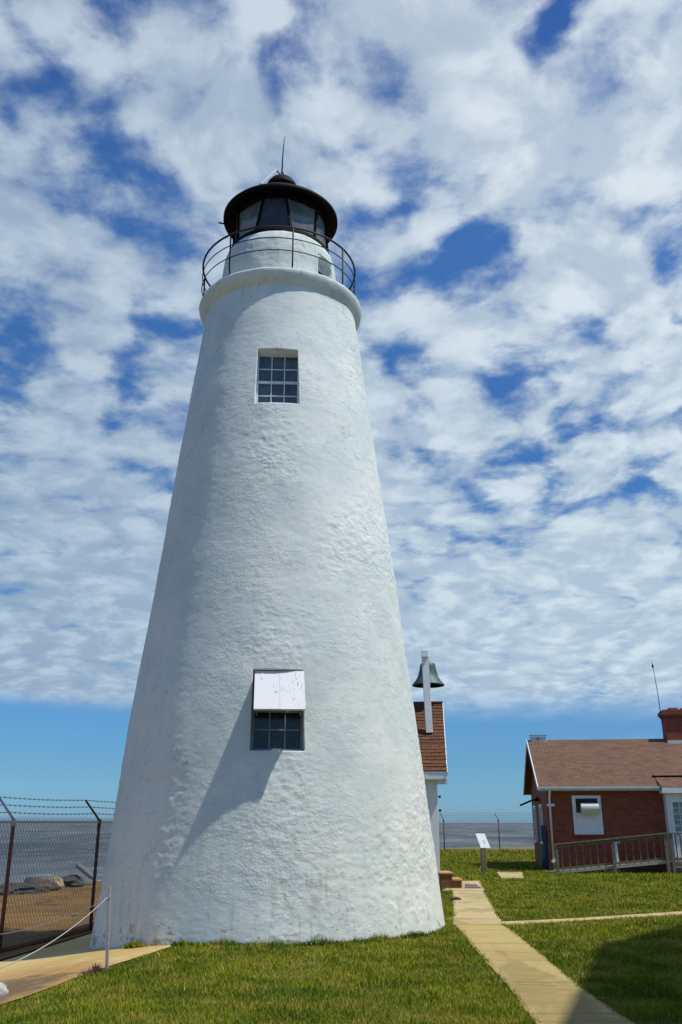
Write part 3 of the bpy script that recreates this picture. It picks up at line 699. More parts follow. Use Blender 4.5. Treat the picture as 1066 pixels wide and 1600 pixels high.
# ------------------------------------------------------------------ bell house behind the tower
BY = 24.9; BX1 = 2.53; BX0 = -1.0
BH = thing('bell_house', 'small white clapboard bell house with brown shingle roof behind the lighthouse', 'shed', (BX1, BY, 0), R(-5))
HD = 1.85; EZ = 2.78; RZ = 4.93
mb = MB(); w = BX1-BX0
for k in range(23):      # lapped clapboards
    z = .12+k*.115
    mb.prism([(-.0, z), (-.022, z), (-.004, z+.12), (0, z+.12)], 'x', -w+.02, -.2)
    mb.prism([(0, z), (.022, z), (.004, z+.12), (0, z+.12)], 'y', .18, 2*HD-.1)
mb.prism([(.0, -.1), (2*HD, -.1), (2*HD, EZ), (HD, RZ-.12), (0, EZ)], 'x', -w, 0)
mb.build('wall', 'white_paint', BH)
for x0_, x1_, y0_, y1_ in ((-.20, .028, -.028, 0), (0.0, .028, .0, .18)):
    MB().box(x0_, x1_, y0_, y1_, -.05, EZ-.02).build('corner_board', 'white_paint', BH, bevel=.004)
# roof in real lapped courses
def courses(y0, z0, y1, z1, x0, x1, n, th=.016):
    mb = MB(); base = Vector((0, y0, z0)); d = Vector((0, y1-y0, z1-z0)); nn = Vector((0, -(z1-z0), y1-y0)).normalized()
    if nn.z < 0: nn = -nn
    for i in range(n):
        a = base+d*(i/n); b = base+d*((i+1)/n)
        x = x0; 
        while x < x1-.01:
            xe = min(x1, x+random.choice((.17, .21, .27, .3))); o1 = th*random.uniform(.7, 1.5); dn = d.normalized()*random.choice((0, 0, -.014))
            A = a+dn+nn*o1; B = b+nn*.002; lo = -nn*.03
            mb.add([(x, A.y, A.z), (xe, A.y, A.z), (xe, B.y, B.z), (x, B.y, B.z), (x, (a+dn+lo).y, (a+dn+lo).z), (xe, (a+dn+lo).y, (a+dn+lo).z)], [(0,1,2,3), (4,5,1,0), (0,3,4), (1,5,2)])
            x = xe
    return mb
ov = .26
mb = courses(-ov, EZ+.12, HD, RZ, -w-.2, .30, 21); m2 = courses(2*HD+ov, EZ+.12, HD, RZ, -w-.2, .30, 21); mb.add(m2.v, m2.f)
mb.prism([(-ov, EZ+.10), (HD, RZ-.02), (2*HD+ov, EZ+.10), (2*HD+ov, EZ+.06), (HD, RZ-.10), (-ov, EZ+.06)], 'x', -w-.2, .29)
mb.box(-w-.2, .295, HD-.09, HD+.09, RZ-.03, RZ+.025)
rf_ = mb.build('roof', 'bell_shingle', BH)
MB().box(-w-.2, .285, -ov-.002, -ov+.03, EZ-.10, EZ+.095).build('fascia', 'white_paint', BH)
mb = MB(); mb.box(-w-.2, .285, -ov+.03, .0, EZ-.04, EZ-.015); mb.box(.03, .285, -ov+.03, .12, EZ-.22, EZ-.041); mb.build('soffit', 'pale_trim', BH)
for y0_, y1_ in ((-ov, HD), (2*HD+ov, HD)):
    MB().bar((.30, y0_, EZ+.03), (.30, y1_, RZ-.07), .022, .15, up=(0, 0, 1)).build('rake_board', 'white_paint', BH)
# door on the right side
MB().box(.0, .045, 1.0, 1.95, .36, 2.35).build('door', 'white_paint', BH)
for z in (1.9, 2.25): MB().tube([(.05, .25, z), (.12, .25, z)], .03, 8).build('lamp_bracket', 'black_iron', BH)
# bell stand straddling the ridge, and the bell
SX = at(670.5, 1133, 25.75).x
BS = thing('bell_stand', 'white timber goalpost stand on the shingle roof that carries the bell', 'bell stand', (SX, 25.72, 4.0))
mb = MB(); mb.box(-.095, .095, -.06, .06, -.03, 2.28).build('post', 'white_paint', BS, bevel=.006)
tx = -.07
P2 = BS.children[0]; P2.rotation_euler = (0, R(-1.6), 0)
ob = MB().box(-.095, .095, -.06, .06, -.03, 2.28).build('post', 'white_paint', BS, bevel=.006); ob.location = (.197, 2.06, 0); ob.rotation_euler = (0, R(-1.6), 0)
MB().prism([(tx-.095, -.13), (tx+.095, -.13), (tx+.095+.22, 2.19), (tx-.095+.22, 2.19)], 'z', 2.08, 2.27).build('beam', 'white_paint', BS, bevel=.006)
BL = thing('bell', 'green-grey weathered bronze bell hanging above the shed roof ridge', 'bell', (at(669, 1060, 26.75).x, 26.75, 5.42))
prof = [(.47, 0), (.478, .012), (.47, .04), (.43, .09), (.375, .15), (.325, .23), (.285, .33), (.255, .45), (.235, .56), (.225, .62), (.20, .655), (.12, .675), (.04, .68)]
inner = [(.03, .64), (.15, .62), (.20, .55), (.23, .42), (.26, .30), (.31, .2), (.36, .12), (.41, .06), (.45, .01)]
MB().lathe([(r, z) for r, z in inner][::-1][::-1][::-1]+prof[:0], 56, caps=False).build('bell_lining', 'black_iron', BL, smooth=True)
MB().lathe(prof, 56, caps=False).build('bell_body', 'verdigris', BL, smooth=True)
MB().tube([(0, 0, .66), (0, 0, .80)], .05, 10).build('crown', 'verdigris', BL)
MB().tube([(0, 0, .62), (0, 0, .12), (0, 0, .06)], [.015, .02, .045], 10).build('clapper', 'black_iron', BL)

# wooden steps and mat
s0 = at(690, 1388, 24.75)
ST = thing('wooden_steps', 'two brown wooden steps at the side door of the bell house', 'steps', (s0.x-.02, 24.72, 0))
MB().box(0, .30, 0, .95, 0, .345).build('riser_box', 'step_wood', ST, bevel=.006); MB().box(.302, .54, 0, .95, 0, .185).build('riser_box', 'step_wood', ST, bevel=.006)
MB().box(-.02, .33, -.03, .98, .346, .385).build('tread', 'step_tread', ST, bevel=.006); MB().box(.30, .58, -.03, .98, .186, .225).build('tread', 'step_tread', ST, bevel=.006)
q = [g2(727, 1383), g2(744, 1383), g2(752, 1389), g2(727, 1389)]
mb = MB().prism([(p.x, p.y) for p in q], 'z', .018, .03)
mb.build('doormat', 'doormat', label='dark purple-grey doormat lying on the path by the wooden steps', cat='doormat')
q0 = g2(694, 1407); mb = MB(); blob(mb, (q0.x+.25, q0.y, .03), (.12, .1, .05), 2, .3, 3); mb.build('stone', 'brown_rock', label='small brown stone at the path edge beside the lighthouse base', cat='stone')

# interpretive panel
p = g2(757, 1365)
SP = thing('information_panel', 'tilted white information panel on a wooden post in the lawn', 'sign', (p.x, p.y, 0))
MB().box(-.085, .085, -.07, .07, -.1, .80).build('post', 'weathered_wood', SP, bevel=.01)
a, b, c, d_ = (-.19, .30, 1.245), (.12, .30, 1.245), (.24, -.06, .79), (-.08, -.06, .79)
nn = (Vector(b)-Vector(a)).cross(Vector(d_)-Vector(a)).normalized(); nn = nn if nn.z > 0 else -nn
MB().add([Vector(v) for v in (a, b, c, d_)]+[Vector(v)-nn*.035 for v in (a, b, c, d_)], [(0,3,2,1),(4,5,6,7),(0,1,5,4),(1,2,6,5),(2,3,7,6),(3,0,4,7)]).build('panel', 'panel_face', SP)
A, B, Dd = Vector(a), Vector(b), Vector(d_)
MB().add([A+(B-A)*u+(Dd-A)*v_+nn*.003 for u, v_ in ((.45, .45), (.72, .45), (.72, .72), (.45, .72))], [(0, 3, 2, 1)]).build('faded_print', 'dark_text', SP)
MB().bar((0.03, 0, .76), (0.02, .14, .95), .16, .05).build('bracket', 'black_iron', SP)

# ------------------------------------------------------------------ brick house
PHI = R(7); c0 = g2(862, 1361)
BR = thing('brick_house', 'low red brick house with brown shingle gable roof at the right edge', 'house', (c0.x, c0.y, 0), -PHI)
HL, HW = 15.0, 6.8; EZ2 = 2.86; RZ2 = 4.72
def loc(px, py, off=0.0):
    """house-local (s, z) of a pixel on a plane parallel to the front wall, off metres in front of it"""
    a, b = ratio(px, py); x0 = c0.x-off*math.sin(PHI); y0 = c0.y-off*math.cos(PHI)
    s = (y0*a-x0)/(math.cos(PHI)+math.sin(PHI)*a); Y = y0-s*math.sin(PHI); return s, CAM_H+b*Y
wl = MB().prism([(0, -.2), (HW, -.2), (HW, EZ2), (HW/2, RZ2-.1), (0, EZ2)], 'x', 0, HL).build('wall', 'brick', BR)
ov2 = .28; th = math.atan2(RZ2-EZ2-.08, HW/2)
n_c = 26
mb = courses(-ov2, EZ2-.06, HW/2, RZ2, -.28, HL+.3, n_c, .008) if False else MB()
mb.prism([(-ov2, EZ2-.07), (HW/2, RZ2), (HW+ov2, EZ2-.07), (HW+ov2, EZ2-.14), (HW/2, RZ2-.09), (-ov2, EZ2-.14)], 'x', -.28, HL+.3)
rf = mb.build('roof', 'house_shingle', BR)
for y0_, y1_ in ((-ov2-.01, HW/2), (HW+ov2+.01, HW/2)):
    MB().bar((-.298, y0_, EZ2-.12), (-.298, y1_, RZ2-.06), .03, .15).build('rake_board', 'white_paint', BR)
sg, _ = loc(1030, 1224)
MB().box(-.25, sg, -ov2+.03, .0, EZ2-.20, EZ2-.145).build('soffit', 'white_paint', BR)
mb = MB().prism([(-ov2-.13, EZ2-.06), (-ov2-.13, EZ2-.13), (-ov2-.08, EZ2-.19), (-ov2-.002, EZ2-.19), (-ov2-.002, EZ2-.06), (-ov2-.02, EZ2-.06), (-ov2-.02, EZ2-.17), (-ov2-.075, EZ2-.17), (-ov2-.115, EZ2-.125), (-ov2-.115, EZ2-.06)], 'x', -.28, sg)
mb.build('gutter', 'pale_trim', BR)
mb = MB().tube([(.10, -.33, EZ2-.17), (.10, -.30, EZ2-.28), (.10, -.07, EZ2-.42), (.10, -.06, .12), (.10, -.2, .04)], .042, 10)
ds = mb.build('downspout', 'white_paint', BR, smooth=True)
MB().box(.0, .26, -.115, -.004, EZ2-.72, EZ2-.64).build('strap', 'white_paint', ds); MB().box(.02, .22, -.115, -.004, .28, .36).build('strap', 'white_paint', ds)
# front window with steel hood
s0_, z1_ = loc(893, 1243); s1_, z0_ = loc(941, 1304); s1_ = s0_+1.0
f = MB(); e_ = .12
f.box(s0_, s0_+e_, -.05, -.001, z0_, z1_); f.box(s1_-e_, s1_, -.05, -.001, z0_, z1_); f.box(s0_+e_, s1_-e_, -.052, -.001, z1_-.1, z1_); f.box(s0_+e_, s1_-e_, -.052, -.001, z0_, z0_+.1)
wf = f.build('window', 'white_paint', BR, bevel=.005)
MB().box(s0_-.04, s1_+.04, -.085, -.001, z0_-.05, z0_-.001).build('sill', 'brick', wf)
MB().box(s0_+e_, s1_-e_, -.025, -.002, z0_+.1, z0_+.72).build('blanked_sash', 'white_paint', wf)
MB().box(s0_+e_, s1_-e_, -.020, -.002, z0_+.722, z1_-.1).build('pane', 'dark_glass', wf)
hz_ = z0_+.86; hs0, hs1 = s0_+.26, s1_-.13
mb = MB(); prof = [(-.20+.20*math.cos(a)*1.0, hz_+.20*math.sin(a)) for a in np.linspace(-math.pi*.62, math.pi*.62, 20)]
K = 20; cyl = [(-.24-.19*math.cos(a), hz_+.19*math.sin(a)) for a in np.linspace(-2.0, 2.0, K)]+[(-.026, hz_+.15), (-.026, hz_-.15)]
mb.prism(cyl, 'x', hs0, hs1)
MBh = mb.build('exhaust_hood', 'steel_hood', wf, smooth=False)
# side wall: gable vent, narrow windows, pipes, boxes, flood light
gw = MB().box(-.05, -.001, 3.2, 3.75, 3.15, 3.75).build('window', 'white_paint', BR); MB().box(-.056, -.051, 3.28, 3.44, 3.22, 3.68).box(-.056, -.051, 3.51, 3.67, 3.22, 3.68).build('pane', 'dark_glass', gw)
for y_ in (1.9, 4.8):
    w_ = MB().box(-.05, -.001, y_, y_+.12, .9, 2.25).box(-.05, -.001, y_+.78, y_+.9, .9, 2.25).box(-.05, -.001, y_+.12, y_+.78, 2.14, 2.25).box(-.09, -.001, y_-.04, y_+.94, .84, .899).build('window', 'white_paint', BR)
    MB().box(-.02, -.001, y_+.12, y_+.78, .9, 2.14).build('pane', 'dark_glass', w_)
MB().box(-.20, -.002, .75, 1.15, 1.0, 1.5).build('meter_box', 'blue_pipe', BR, bevel=.01)
MB().tube([(-.10, .95, -.05), (-.10, .95, 1.0)], .05, 10).tube([(-.08, .5, -.05), (-.08, .5, 1.3), (-.02, .5, 1.34)], .035, 10).tube([(-.12, 1.5, -.05), (-.12, 1.5, .8)], .06, 10).build('conduit', 'blue_pipe', BR, smooth=True)
mb = MB().tube([(-.02, 3.0, 2.42), (-.25, 3.0, 2.42), (-.75, 3.0, 2.22)], .035, 8); blob(mb, (-.12, 2.6, 2.42), (.1, .16, .1), 2, .05, 5); mb.build('floodlight', 'black_iron', BR)
# ridge vent box
MB().box(-.15, .48, HW/2-.16, HW/2+.14, RZ2-.10, RZ2+.15).build('vent_box', 'pale_trim', BR, bevel=.01)
MB().tube([(-.2, HW/2-.18, RZ2+.165), (.5, HW/2-.18, RZ2+.165)], .014, 8).box(.10, .16, HW/2-.175, HW/2-.161, RZ2, RZ2+.06).build('vent_rail', 'black_iron', BR)
# chimney
s_c, _ = loc(1037, 1130, -HW/2); cw = 1.15
ch = MB().box(s_c, s_c+cw, HW/2-.35, HW/2+.35, RZ2-.4, 5.52).box(s_c-.05, s_c+cw+.05, HW/2-.4, HW/2+.4, 5.521, 5.60).box(s_c-.10, s_c+cw+.10, HW/2-.45, HW/2+.45, 5.601, 5.74).box(s_c-.05, s_c+cw+.05, HW/2-.4, HW/2+.4, 5.741, 5.80).build('chimney', 'brick', BR)
MB().box(s_c+.24, s_c+.58, HW/2-.15, HW/2+.15, 5.801, 5.90).box(s_c+.7, s_c+1.0, HW/2-.15, HW/2+.15, 5.801, 5.88).build('chimney_pot', 'terracotta', ch)
MB().box(s_c-.02, s_c+cw+.02, HW/2-.42, HW/2-.352, RZ2-.28, RZ2-.10).build('flashing', 'pale_trim', ch)
MB().tube([(s_c-.06, HW/2, 5.2), (s_c-.09, HW/2, 6.4), (s_c-.17, HW/2, 7.75)], [.016, .014, .010], 8).tube([(s_c-.166, HW/2, 7.52), (s_c-.17, HW/2, 7.64)], .035, 8).build('antenna', 'rail_iron', BR)
# porch bay: white walls, glazed door, own little roof
PB0 = sg+.08; PD = .42
pw = MB().box(PB0, PB0+3.2, -PD, -.002, -.1, EZ2-.31).build('porch_wall', 'white_paint', BR)
MB().prism([(-PD-.25, EZ2-.12), (-PD-.25, EZ2-.18), (-.05, EZ2-.18), (.6, EZ2+.42), (.35, EZ2+.27)], 'x', PB0-.14, PB0+3.4).build('porch_roof', 'house_shingle', BR)
MB().box(PB0-.15, PB0+3.4, -PD-.275, -PD-.252, EZ2-.30, EZ2-.13).box(PB0-.12, PB0+3.4, -PD-.251, -.05, EZ2-.308, EZ2-.19).build('porch_fascia', 'white_paint', BR)
MB().bar((PB0-.22, .36, EZ2+.30), (PB0+3.4, .36, EZ2+.31), .07, .05).build('flashing', 'black_iron', BR)
dx0, dx1 = PB0+.10, PB0+1.14
dr = MB().box(dx0, dx0+.10, -PD-.03, -PD-.001, .42, 2.36).box(dx1-.1, dx1, -PD-.03, -PD-.001, .42, 2.36).box(dx0+.1, dx1-.1, -PD-.031, -PD-.001, 2.26, 2.36).box(dx0+.1, dx1-.1, -PD-.026, -PD-.001, .42, 1.30).build('door', 'white_paint', BR, bevel=.004)
MB().box(dx0+.101, dx1-.101, -PD-.012, -PD-.001, 1.301, 2.259).build('pane', 'curtain_glass', dr)
mb = MB()
for k in range(1, 4): x = dx0+.1+(dx1-dx0-.2)*k/4; mb.box(x-.008, x+.008, -PD-.02, -PD-.013, 1.302, 2.258)
for k in range(1, 5): z = 1.3+.96*k/5; mb.box(dx0+.102, dx1-.102, -PD-.0195, -PD-.0135, z-.008, z+.008)
mb.build('muntins', 'white_paint', dr)
MB().tube([(dx0+.14, -PD-.02, 1.2), (dx0+.14, -PD-.08, 1.2), (dx0+.14, -PD-.08, 1.28)], .012, 8).build('handle', 'black_iron', dr)
# crooked wall vent by the ramp
s_p, _ = loc(963, 1330); MB().tube([(s_p, -.06, .25), (s_p, -.06, .93), (s_p-.05, -.10, .98)], .045, 10).box(s_p-.12, s_p+.14, -.12, -.004, .92, 1.0).build('waste_pipe', 'white_paint', BR, smooth=False)

# ------------------------------------------------------------------ wooden ramp
RO = 1.25
def rl(px, py): return loc(px, py, RO)
r0, _ = rl(870, 1340); r1, _ = rl(1043, 1330); rm, _ = rl(958, 1330)
ro = Vector((c0.x-RO*math.sin(PHI), c0.y-RO*math.cos(PHI), 0))
RP = thing('access_ramp', 'weathered wooden access ramp with baluster railings rising to the porch door', 'ramp', tuple(ro), -PHI)
zt0, zt1 = .86, 1.22; zb0, zb1 = .02, .36
def zt_(s): return zt0+(zt1-zt0)*(s-r0)/(r1-r0)
def zb2(s): return zb0+(zb1-zb0)*(s-r0)/(r1-r0)
MB().bar((r0-.25, .5, zb2(r0-.25)-.0), (r1, .5, zb1), .95, .035).build('deck', 'weathered_wood', RP)
MB().bar((r0-.3, -.03, zb2(r0-.3)+.0), (r1, -.03, zb1+.0), .035, .085).build('stringer', 'stake', RP)
for s_ in (r0, rm, r1-.04):
    MB().box(s_-.055, s_+.055, -.12, -.055, -.08, zt_(s_)+.02).build('post', 'weathered_wood', RP, bevel=.006)
MB().bar((r0-.05, -.085, zt_(r0-.05)+.04), (r1+.05, -.085, zt_(r1)+.04), .12, .038).build('handrail', 'weathered_wood', RP)
MB().bar((r0, -.035, zt_(r0)-.03), (r1, -.035, zt1-.03), .035, .085).build('rail', 'weathered_wood', RP)
MB().bar((r0, -.035, zb2(r0)+.11), (r1, -.035, zb1+.11), .035, .07).build('rail', 'weathered_wood', RP)
nb = 15
for k in range(nb):
    s_ = r0+(r1-r0)*(k+.8)/(nb+.6)
    if abs(s_-rm) < .1: continue
    MB().box(s_-.017, s_+.017, -.052, -.018, zb2(s_)+.04, zt_(s_)-.0).build('baluster', 'weathered_wood', RP)
# platform at the top
MB().box(r1, r1+3.0, .0, .80, .30, .36).box(r1, r1+3.0, -.04, -.001, .22, .37).build('platform', 'weathered_wood', RP)
for s_ in (r1+.14, r1+1.6, r1+2.9):
    MB().box(s_-.055, s_+.055, -.125, -.041, -.08, 1.24).build('post', 'weathered_wood', RP, bevel=.006)
MB().bar((r1+.08, -.085, 1.26), (r1+3.0, -.085, 1.26), .12, .038).build('handrail', 'weathered_wood', RP)
MB().bar((r1+.1, -.02, .46), (r1+3.0, -.02, .46), .035, .07).build('rail', 'weathered_wood', RP)
for k in range(18):
    s_ = r1+.3+k*.155; MB().box(s_-.017, s_+.017, -.038, -.004, .37, 1.24).build('baluster', 'weathered_wood', RP)

# ------------------------------------------------------------------ chain-link fences
def fence(name, label, group, A, Dv, n_post, sp, h, mesh_step, wire_r, post_m, rail_m, wire_m, arm, top_abs=None, rail_r=.02, cap_m=None):
    T = thing(name, label, 'fence', (A.x, A.y, hgt(A.x, A.y)), group=group)
    Dv = Dv.normalized(); L = sp*(n_post-1)
    side = arm
    pos = [A+Dv*sp*k for k in range(n_post)]
    gz = lambda p: hgt(p.x, p.y)
    ztop = [gz(p)+h if top_abs is None else top_abs for p in pos]
    topz = lambda s: float(np.interp(s, [sp*k for k in range(n_post)], ztop))
    botz = lambda s: gz(A+Dv*s)+.04
    for k, p in enumerate(pos):
        o_ = MB().tube([(p.x, p.y, gz(p)-.1), (p.x, p.y, ztop[k]-.05)], .034, 10).build('post', post_m if not (cap_m and k % 2 == 0) else 'dark_rust', T, world=True, smooth=True)
        tip = p+side*.34; cm = cap_m if (cap_m and k % 2 == 1) else post_m
        MB().tube([(p.x, p.y, ztop[k]-.08), (p.x, p.y, ztop[k]+.05)], .042, 10).tube([(p.x, p.y, ztop[k]+.03), (tip.x, tip.y, ztop[k]+.42)], .022, 8).build('barb_arm', cm if cap_m else post_m, T, world=True, smooth=True)
    MB().tube([(p.x, p.y, z) for p, z in zip(pos, ztop)], rail_r, 8).build('top_rail', rail_m, T, world=True, smooth=True)
    mb = MB(); hh = lambda s: (botz(s), topz(s)+.05)
    m_ = int(L/mesh_step); slope = 1.9
    for sgn in (1, -1):
        for k in range(-int(h/slope/mesh_step)-1, m_+int(h/slope/mesh_step)+2):
            s0_ = k*mesh_step
            # line z = bot + slope*(s-s0)*sgn, clip to [0, L]
            if sgn == 1: sa, sb = s0_, s0_+(h+.05)/slope
            else: sa, sb = s0_, s0_-(h+.05)/slope
            def cl_(sa_, sb_):
                ta, tb = 0.0, 1.0
                for lim, s_ in ((0, 1), (L, -1)):
                    fa, fb = s_*(sa_-lim), s_*(sb_-lim)
                    if fa < 0 and fb < 0: return None
                    if fa < 0: ta = max(ta, fa/(fa-fb))
                    if fb < 0: tb = min(tb, fa/(fa-fb))
                return (ta, tb) if tb > ta else None
            c_ = cl_(sa, sb)
            if not c_: continue
            pts = []
            for t_ in c_:
                s_ = sa+(sb-sa)*t_; b0, b1 = hh(s_); P_ = A+Dv*s_+side*(.02*sgn*.5); pts.append((P_.x, P_.y, b0+(b1-b0)*t_))
            mb.tube(pts, wire_r, 3)
    # twisted ends that stand up above the rail
    k = 0
    while k*mesh_step*.5 < L:
        s_ = k*mesh_step*.5; P_ = A+Dv*s_; mb.tube([(P_.x, P_.y, topz(s_)+.0), (P_.x+.01, P_.y, topz(s_)+.085)], wire_r*1.1, 3); k += 1
    mb.build('mesh', wire_m, T, world=True)
    for j, f_ in enumerate((.33, .66, 1.0)):
        mb = MB(); pts = []
        M = n_post*10
        for q in range(M+1):
            s_ = L*q/M; P_ = A+Dv*s_+side*.34*f_; fr = (s_/sp) % 1; pts.append((P_.x, P_.y, topz(s_)+.03+.39*f_-.02*math.sin(math.pi*fr)))
        mb.tube(pts, .0042, 4)
        s_ = .05
        while s_ < L:
            P_ = A+Dv*s_+side*.34*f_; z = topz(s_)+.03+.39*f_-.02*math.sin(math.pi*((s_/sp) % 1))
            mb.bar((P_.x-.018, P_.y-.01, z-.02), (P_.x+.018, P_.y+.01, z+.02), .005).bar((P_.x+.018, P_.y, z-.018), (P_.x-.018, P_.y, z+.018), .005); s_ += .14
        mb.build('barbed_wire', 'dark_wire', T, world=True)
    MB().tube([(p.x, p.y, gz(p)+.05) for p in pos], .012, 6).build('bottom_rail', 'rust', T, world=True)
    return T
FA2 = Vector((-5.42-.217*3.0-.03, 15.6-2.95, 0))
p1 = ongr(-2, 1493); p2 = ongr(141, 1456); dv = (p2-p1); dv.z = 0
sp_ = dv.length; A_ = Vector((p1.x, p1.y, 0))-dv
fence('chain_link_fence', 'near rusty-posted chain-link fence with barbed wire left of the lighthouse', None, A_, dv, 7, sp_, 1.93, .085, .0029, 'rust', 'galvanised', 'fence_wire', Vector((-.95, .05, 0)), cap_m='galvanised', top_abs=1.61)
fence('chain_link_fence', 'distant chain-link fence along the shore between bell house and brick house', None, Vector((-3.87, 58, 0)), Vector((1, .04, 0)), 12, 3.4, 1.72, .30, .0014, 'dark_rust', 'dark_wire', 'dark_wire', Vector((-.55, .4, 0)), rail_r=.006)

# kerb at the foot of the near fence
K_ = MB(); n_ = dv.normalized(); sd = Vector((n_.y, -n_.x, 0))
for k in range(24):
    a = A_+n_*(k*.8-1); b = A_+n_*((k+1)*.8-1.01)
    for q in (a, b): q.z = hgt(q.x, q.y)
    K_.bar(a-sd*.12+Vector((0, 0, .02)), b-sd*.12+Vector((0, 0, .02)), .22, .16)
K_.build('kerb', 'revetment_concrete', kind='structure')

# ------------------------------------------------------------------ rope barrier
pb = ongr(167, 1516, 0)
def stake(p, label, hgt_=.93):
    o = MB().box(-.018, .018, -.016, .016, -.15, hgt_).box(-.022, .022, -.020, -.0165, hgt_-.14, hgt_-.10).build('stake', 'stake', bevel=.003)
    o.location = p; props(o, label, 'stake', 'stakes of the rope barrier'); return o
stake(pb, 'grey metal stake standing on the grass edge in front of the lighthouse').rotation_euler = (0, R(-3), 0)
pc = Vector((-5.3, 9.8, hgt(-5.3, 9.8))); pd = Vector((-6.4, 12.9, hgt(-6.4, 12.9)))
def rope(a, b, sag, label, r=.0065):
    pts = []
    for k in range(41):
        t_ = k/40; p = a.lerp(b, t_); p.z -= sag*4*t_*(1-t_); pts.append(p)
    MB().tube(pts, r, 6).build('rope', 'rope', label=label, cat='rope', smooth=True, group='ropes of the barrier')
top = pb+Vector((-.045, 0, .82))
e1 = at(0, 1493, 11.0); e2 = at(0, 1450, 13.2)
rope(top, e1+(e1-top)*.35+Vector((0, 0, -.0)), .17, 'lower pale rope sagging from the stake to the left edge, nearer the grass')
rope(top+Vector((-.01, .01, -.03)), e2+(e2-top)*.3, .10, 'upper thin rope running from the stake back along the fence', .0045)
for e, sg_, lb in ((e1, .35, 'grey metal stake outside the left edge holding the lower rope'), (e2, .3, 'grey metal stake outside the left edge holding the upper rope')):
    q = e+(e-top)*sg_; zg = hgt(q.x, q.y); stake(Vector((q.x, q.y, zg)), lb, q.z-zg+.1)

# ------------------------------------------------------------------ rocks and small things on the left
def rockobj(px, py, Y, r, m, seed, label, group=None, amp=.35):
    p = at(px, py, Y); z = hgt(p.x, p.y); mb = MB(); blob(mb, (0, 0, 0), r, 3, amp, seed, 1.5)
    o = mb.build('rock', m, label=label, cat='rock', group=group); o.location = (p.x, p.y, z+r[2]*.35); return o
rk = 'shore rocks beyond the fence'
rockobj(54, 1389, 31.5, (.52, .5, .33), 'brown_rock', 1, 'largest domed brown rock on the shore beyond the fence', rk)
rockobj(88, 1386, 33.0, (.26, .3, .30), 'tan_rock', 2, 'pale tan rock between the domed rock and the leaning slab', rk)
rockobj(104, 1384, 34.0, (.55, .5, .26), 'dark_rock', 3, 'low dark rock beside the leaning slab', rk)
rockobj(28, 1391, 31.0, (.8, .5, .24), 'dark_rock', 4, 'flat dark rock left of the domed rock', rk)
rockobj(4, 1393, 30.5, (.6, .5, .20), 'dark_rock', 6, 'flat dark rock at the left edge of the photo', rk)
rockobj(78, 1390, 32.3, (.3, .3, .18), 'dark_rock', 8, 'small dark rock in front of the pale tan rock', rk)
rockobj(114, 1383, 35.4, (.35, .3, .25), 'dark_rock', 9, 'small dark rock at the foot of the leaning slab', rk)
pS = at(131, 1383, 35.0); zS = hgt(pS.x, pS.y)
mb = MB(); a = Vector((-.42, 0, .42)); b = Vector((.40, 0, -.15)); mb.bar(a*.8, b*.8, .5, .13)
o = mb.build('stone_slab', 'slab_rock', bevel=.04, label='grey concrete slab leaning on the shore rocks beyond the fence', cat='slab'); o.location = (pS.x+.05, pS.y, zS+.36)
pw_ = ongr(2, 1559); mb = MB(); blob(mb, (0, 0, 0), (.135, .17, .095), 3, .3, 12, 1.3)
o = mb.build('rock', 'whitewashed_rock', label='whitewashed rock on the stained concrete at the left edge', cat='rock', smooth=True); o.location = (pw_.x-.06, pw_.y, pw_.z+.05)
# dried plant clump
pk = ongr(146, 1523); mb = MB()
for k in range(260):
    a = random.uniform(0, 6.28); r = random.uniform(0, .17)*1.0; q = Vector((r*math.cos(a)*1.15, r*math.sin(a), 0)); hh_ = (.17-r)*random.uniform(.3, .75)
    tdir = Vector((random.uniform(-.06, .06), random.uniform(-.06, .06), hh_+.02)); s_ = Vector((random.uniform(-.012, .012), random.uniform(-.012, .012), 0))
    mb.add([q-s_, q+s_, q+tdir], [(0, 1, 2)])
o = mb.build('dried_plant', 'dead_plant', label='clump of dried purple-brown weeds at the grass edge by the stake', cat='plant'); o.location = pk+Vector((0.02, 0, .005))

# ------------------------------------------------------------------ keeper's dwelling beside the camera: its gable shades the lawn at lower right
kk = 1/math.tan(SUN_E); SHD = Vector((-math.sin(SUN_A), math.cos(SUN_A)))
def caster(px, py, h): p = g2(px, py); return Vector((p.x-SHD.x*kk*h, p.y-SHD.y*kk*h))
AH = 8.2; wv = Vector((.48, .877)).normalized(); ap = caster(934, 1478, AH)
KH = thing('keepers_house', 'white two storey keeper dwelling just right of the camera, its gable shading the lawn', 'house', (ap.x, ap.y, 0), math.atan2(wv.y, wv.x)-math.pi/2)
# local: y runs along the gable wall, x away from the path
HE = 5.4
MB().prism([(-8.4, -.1), (8.4, -.1), (8.4, HE), (0, AH-.2), (-8.4, HE)], 'x', .3, 10).build('wall', 'house_siding', KH)
MB().prism([(-8.8, HE-.05), (0, AH), (8.8, HE-.05), (8.8, HE-.22), (0, AH-.17), (-8.8, HE-.22)], 'x', 0, 10.3).build('roof', 'grey_roof', KH)
for y_ in (-6.0, -2.0, 2.0, 6.0):
    for z_ in (1.0, 3.6):
        wn = MB().box(.25, .299, y_-.5, y_+.5, z_, z_+1.5).build('window', 'white_paint', KH); MB().box(.235, .249, y_-.42, y_+.42, z_+.08, z_+1.42).build('pane', 'dark_glass', wn)

